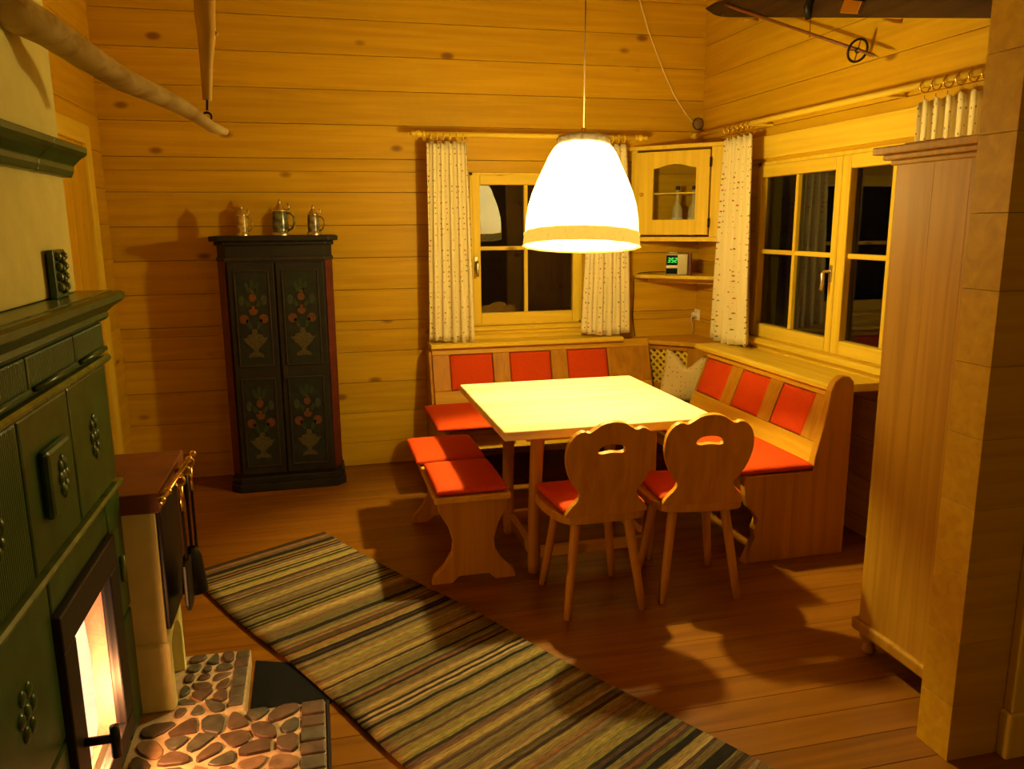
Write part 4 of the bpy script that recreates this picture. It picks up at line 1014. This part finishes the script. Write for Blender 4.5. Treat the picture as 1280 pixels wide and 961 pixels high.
MB().tube([(XR-.042, S0.y, S0.z), (XR-.05, S0.y, S0.z-.03), (XR-.03, S0.y+.01, S0.z-.08), (XR-.02, S0.y+.02, S0.z-.14)], .0035, 6).build('lead', m_white_pl, sk_, smooth=True)
jb = thing('junction_box', 'round dark cable box in the upper room corner', 'cable box', (2.652, 5.275, 2.272))
MB().lathe([(.001,.03),(.024,.03),(.036,.02),(.038,0)], (0,0,0), 20).xf(Matrix.Translation((2.640, 5.299, 2.272)) @ Matrix.Rotation(PI/2, 4, 'X')).build('cover', plain('box_brown', (.22,.13,.04), .5), jb, smooth=True)
MB().torus((2.640, 5.290, 2.272), .036, .006, 'y', 20, 8).build('rim', m_black, jb, smooth=True)
wc = MB().tube([(2.06, 5.293, ZC), (2.11, 5.293, 3.35), (2.188, 5.293, 3.047), (2.255, 5.293, 2.86), (2.31, 5.293, 2.74), (2.374, 5.293, 2.604), (2.46, 5.293, 2.45), (2.54, 5.293, 2.345), (2.612, 5.292, 2.275)], .005, 6).build('wall_cable', plain('cream_cable', (.80,.62,.22), .5), loc=(2.61, 5.29, 2.27), smooth=True)
tag(wc, 'cream cable curving down the back wall to the corner box', 'cable')

# ------------------------------------------------------------------ old ski and pole on the right wall
m_ski = wood('old_ski_wood', (.055,.030,.012), (.030,.016,.007), axis='y', knots=0, rough=.4)
sk = thing('wooden_ski', 'old dark wooden ski mounted aslant on the right wall', 'ski', (2.60, 3.9, 2.6))
T0, T1 = Vector((2.605, 5.07, 2.915)), Vector((2.605, 2.60, 2.335))
ax = (T1 - T0).normalized(); up = Vector((0, ax.z, -ax.y)); up = up if up.z > 0 else -up
Ls = (T1 - T0).length; rows = []
for i in range(31):
    s = Ls*i/30; w_ = .045*min(1, math.sqrt(max(0, s/.16))) + .004
    bend = .045*max(0, 1 - s/.30)**2
    c_ = T0 + ax*s + up*.045 + Vector((-bend, 0, 0)); th = .010
    rows.append([c_ + up*w_ + Vector((th,0,0)), c_ + up*w_ - Vector((th,0,0)), c_ - up*w_ - Vector((th,0,0)), c_ - up*w_ + Vector((th,0,0))])
mb = MB().quadgrid(rows, close_u=True); mb.f += [(0,1,2,3), (123,122,121,120)]
mb.build('blade', m_ski, sk)
bd = pix(1015, 10, X=2.60); P = T0 + ax*((bd - T0).dot(ax)) + up*.045
MB().tube([P + Vector((-.012,0,0)) - up*.055, P + Vector((-.035,0,0)), P + Vector((-.012,0,0)) + up*.055], [.02,.022,.02], 8).build('binding_strap', m_black, sk, smooth=True)
Pb = P + ax*.36
MB().prism([(-.07,-.03),(.07,-.035),(.09,.02),(-.05,.03)], -.035, -.010, lambda a, b, d: tuple(Pb + ax*a + up*b + Vector((d,0,0)))).build('toe_plate', m_brass, sk, bevel=.004)
for q in (.45, 1.75):
    P = T0 + ax*q - up*.004; MB().tube([P + Vector((-.02,0,-.012)), P + Vector((.0745,0,-.012))], .009, 8).build('peg', m_bench_y, sk, smooth=True)
sp = thing('ski_pole', 'thin bamboo ski pole with a round basket hanging under the ski', 'ski pole', (2.60, 4.1, 2.5))
A, B = pix(918, 10, X=2.585), pix(1092, 69, X=2.60); dv = (B - A).normalized()
m_bam = plain('bamboo', (.20,.07,.015), .4)
MB().tube([A - dv*.12, A, B], [.010, .009, .008], 8).build('shaft', m_bam, sp, smooth=True)
K = pix(1072, 63, X=2.60)
ring = MB().torus((0,0,0), .052, .006, 'z', 20, 8); rot = dv.to_track_quat('Z', 'Y').to_matrix().to_4x4()
ring.xf(Matrix.Translation(K) @ rot).build('basket_ring', m_black, sp, smooth=True)
MB().ball(K, .014, 10, 7).build('basket_hub', m_black, sp, smooth=True)
for k in range(4):
    e_ = Matrix.Translation(K) @ rot @ Vector((.05*math.cos(PI*k/2), .05*math.sin(PI*k/2), 0))
    MB().tube([K, e_], .003, 6).build('basket_spoke', m_bam, sp)
MB().tube([B, B + dv*.05], [.006, .001], 8).build('tip', m_pewter, sp)
S1 = pix(1012, 44, X=2.597); S2 = S1 + Vector((0, 0, .14))
MB().tube([S1 - Vector((0,0,.012)), S1, S2], .003, 6).build('hanging_string', m_bam, sp)

# ------------------------------------------------------------------ bare branch on the chimney and hanging pole
br = thing('driftwood_branch', 'bare pale branch sticking out of the chimney as a peg', 'branch', (CHX, 2.1, 2.05))
pts = [(-25,-22,2.13),(20,17,2.17),(60,38,2.24),(105,69,2.32),(150,98,2.40),(195,118,2.50),(230,135,2.58),(252,150,2.63),(265,159,2.66),(283,165,2.70)]
rad = [.048,.046,.041,.036,.032,.027,.023,.0185,.017,.010]
MB().tube([pix(a, b, Y=c) for a, b, c in pts], rad, 12).build('wood', m_driftwood, br, smooth=True)
P = pix(-25, -22, Y=2.13); MB().tube([P, P + Vector((-.10, -.05, .03)), (CHX - .002, P.y - .075, P.z + .04)], [.048, .05, .05], 12).build('root_end', m_driftwood, br, smooth=True)
hp = thing('hanging_pole', 'tapered wooden pole hanging from the ceiling with an iron eye', 'pole', (-.31, 3.0, 1.95))
px = lambda a, b: pix(a, b, Y=3.0)
MB().tube([(-.27, 3.0, ZC), (-.29, 3.0, 2.9), px(255,-10), px(256,20), px(258,40), px(258,80), px(259,125)], [.058, .045, .036, .033, .030, .021, .0155], 12).build('shaft', m_driftwood_z, hp, smooth=True)
MB().ball(px(270, 42), .008, 8, 6).build('knot', m_driftwood_z, hp, smooth=True)
MB().tube([px(259,124), px(259,138)], .0045, 8).build('iron_pin', m_black, hp)
K = px(259, 146); MB().torus(K, .014, .004, 'y', 14, 6).build('iron_eye', m_black, hp, smooth=True)
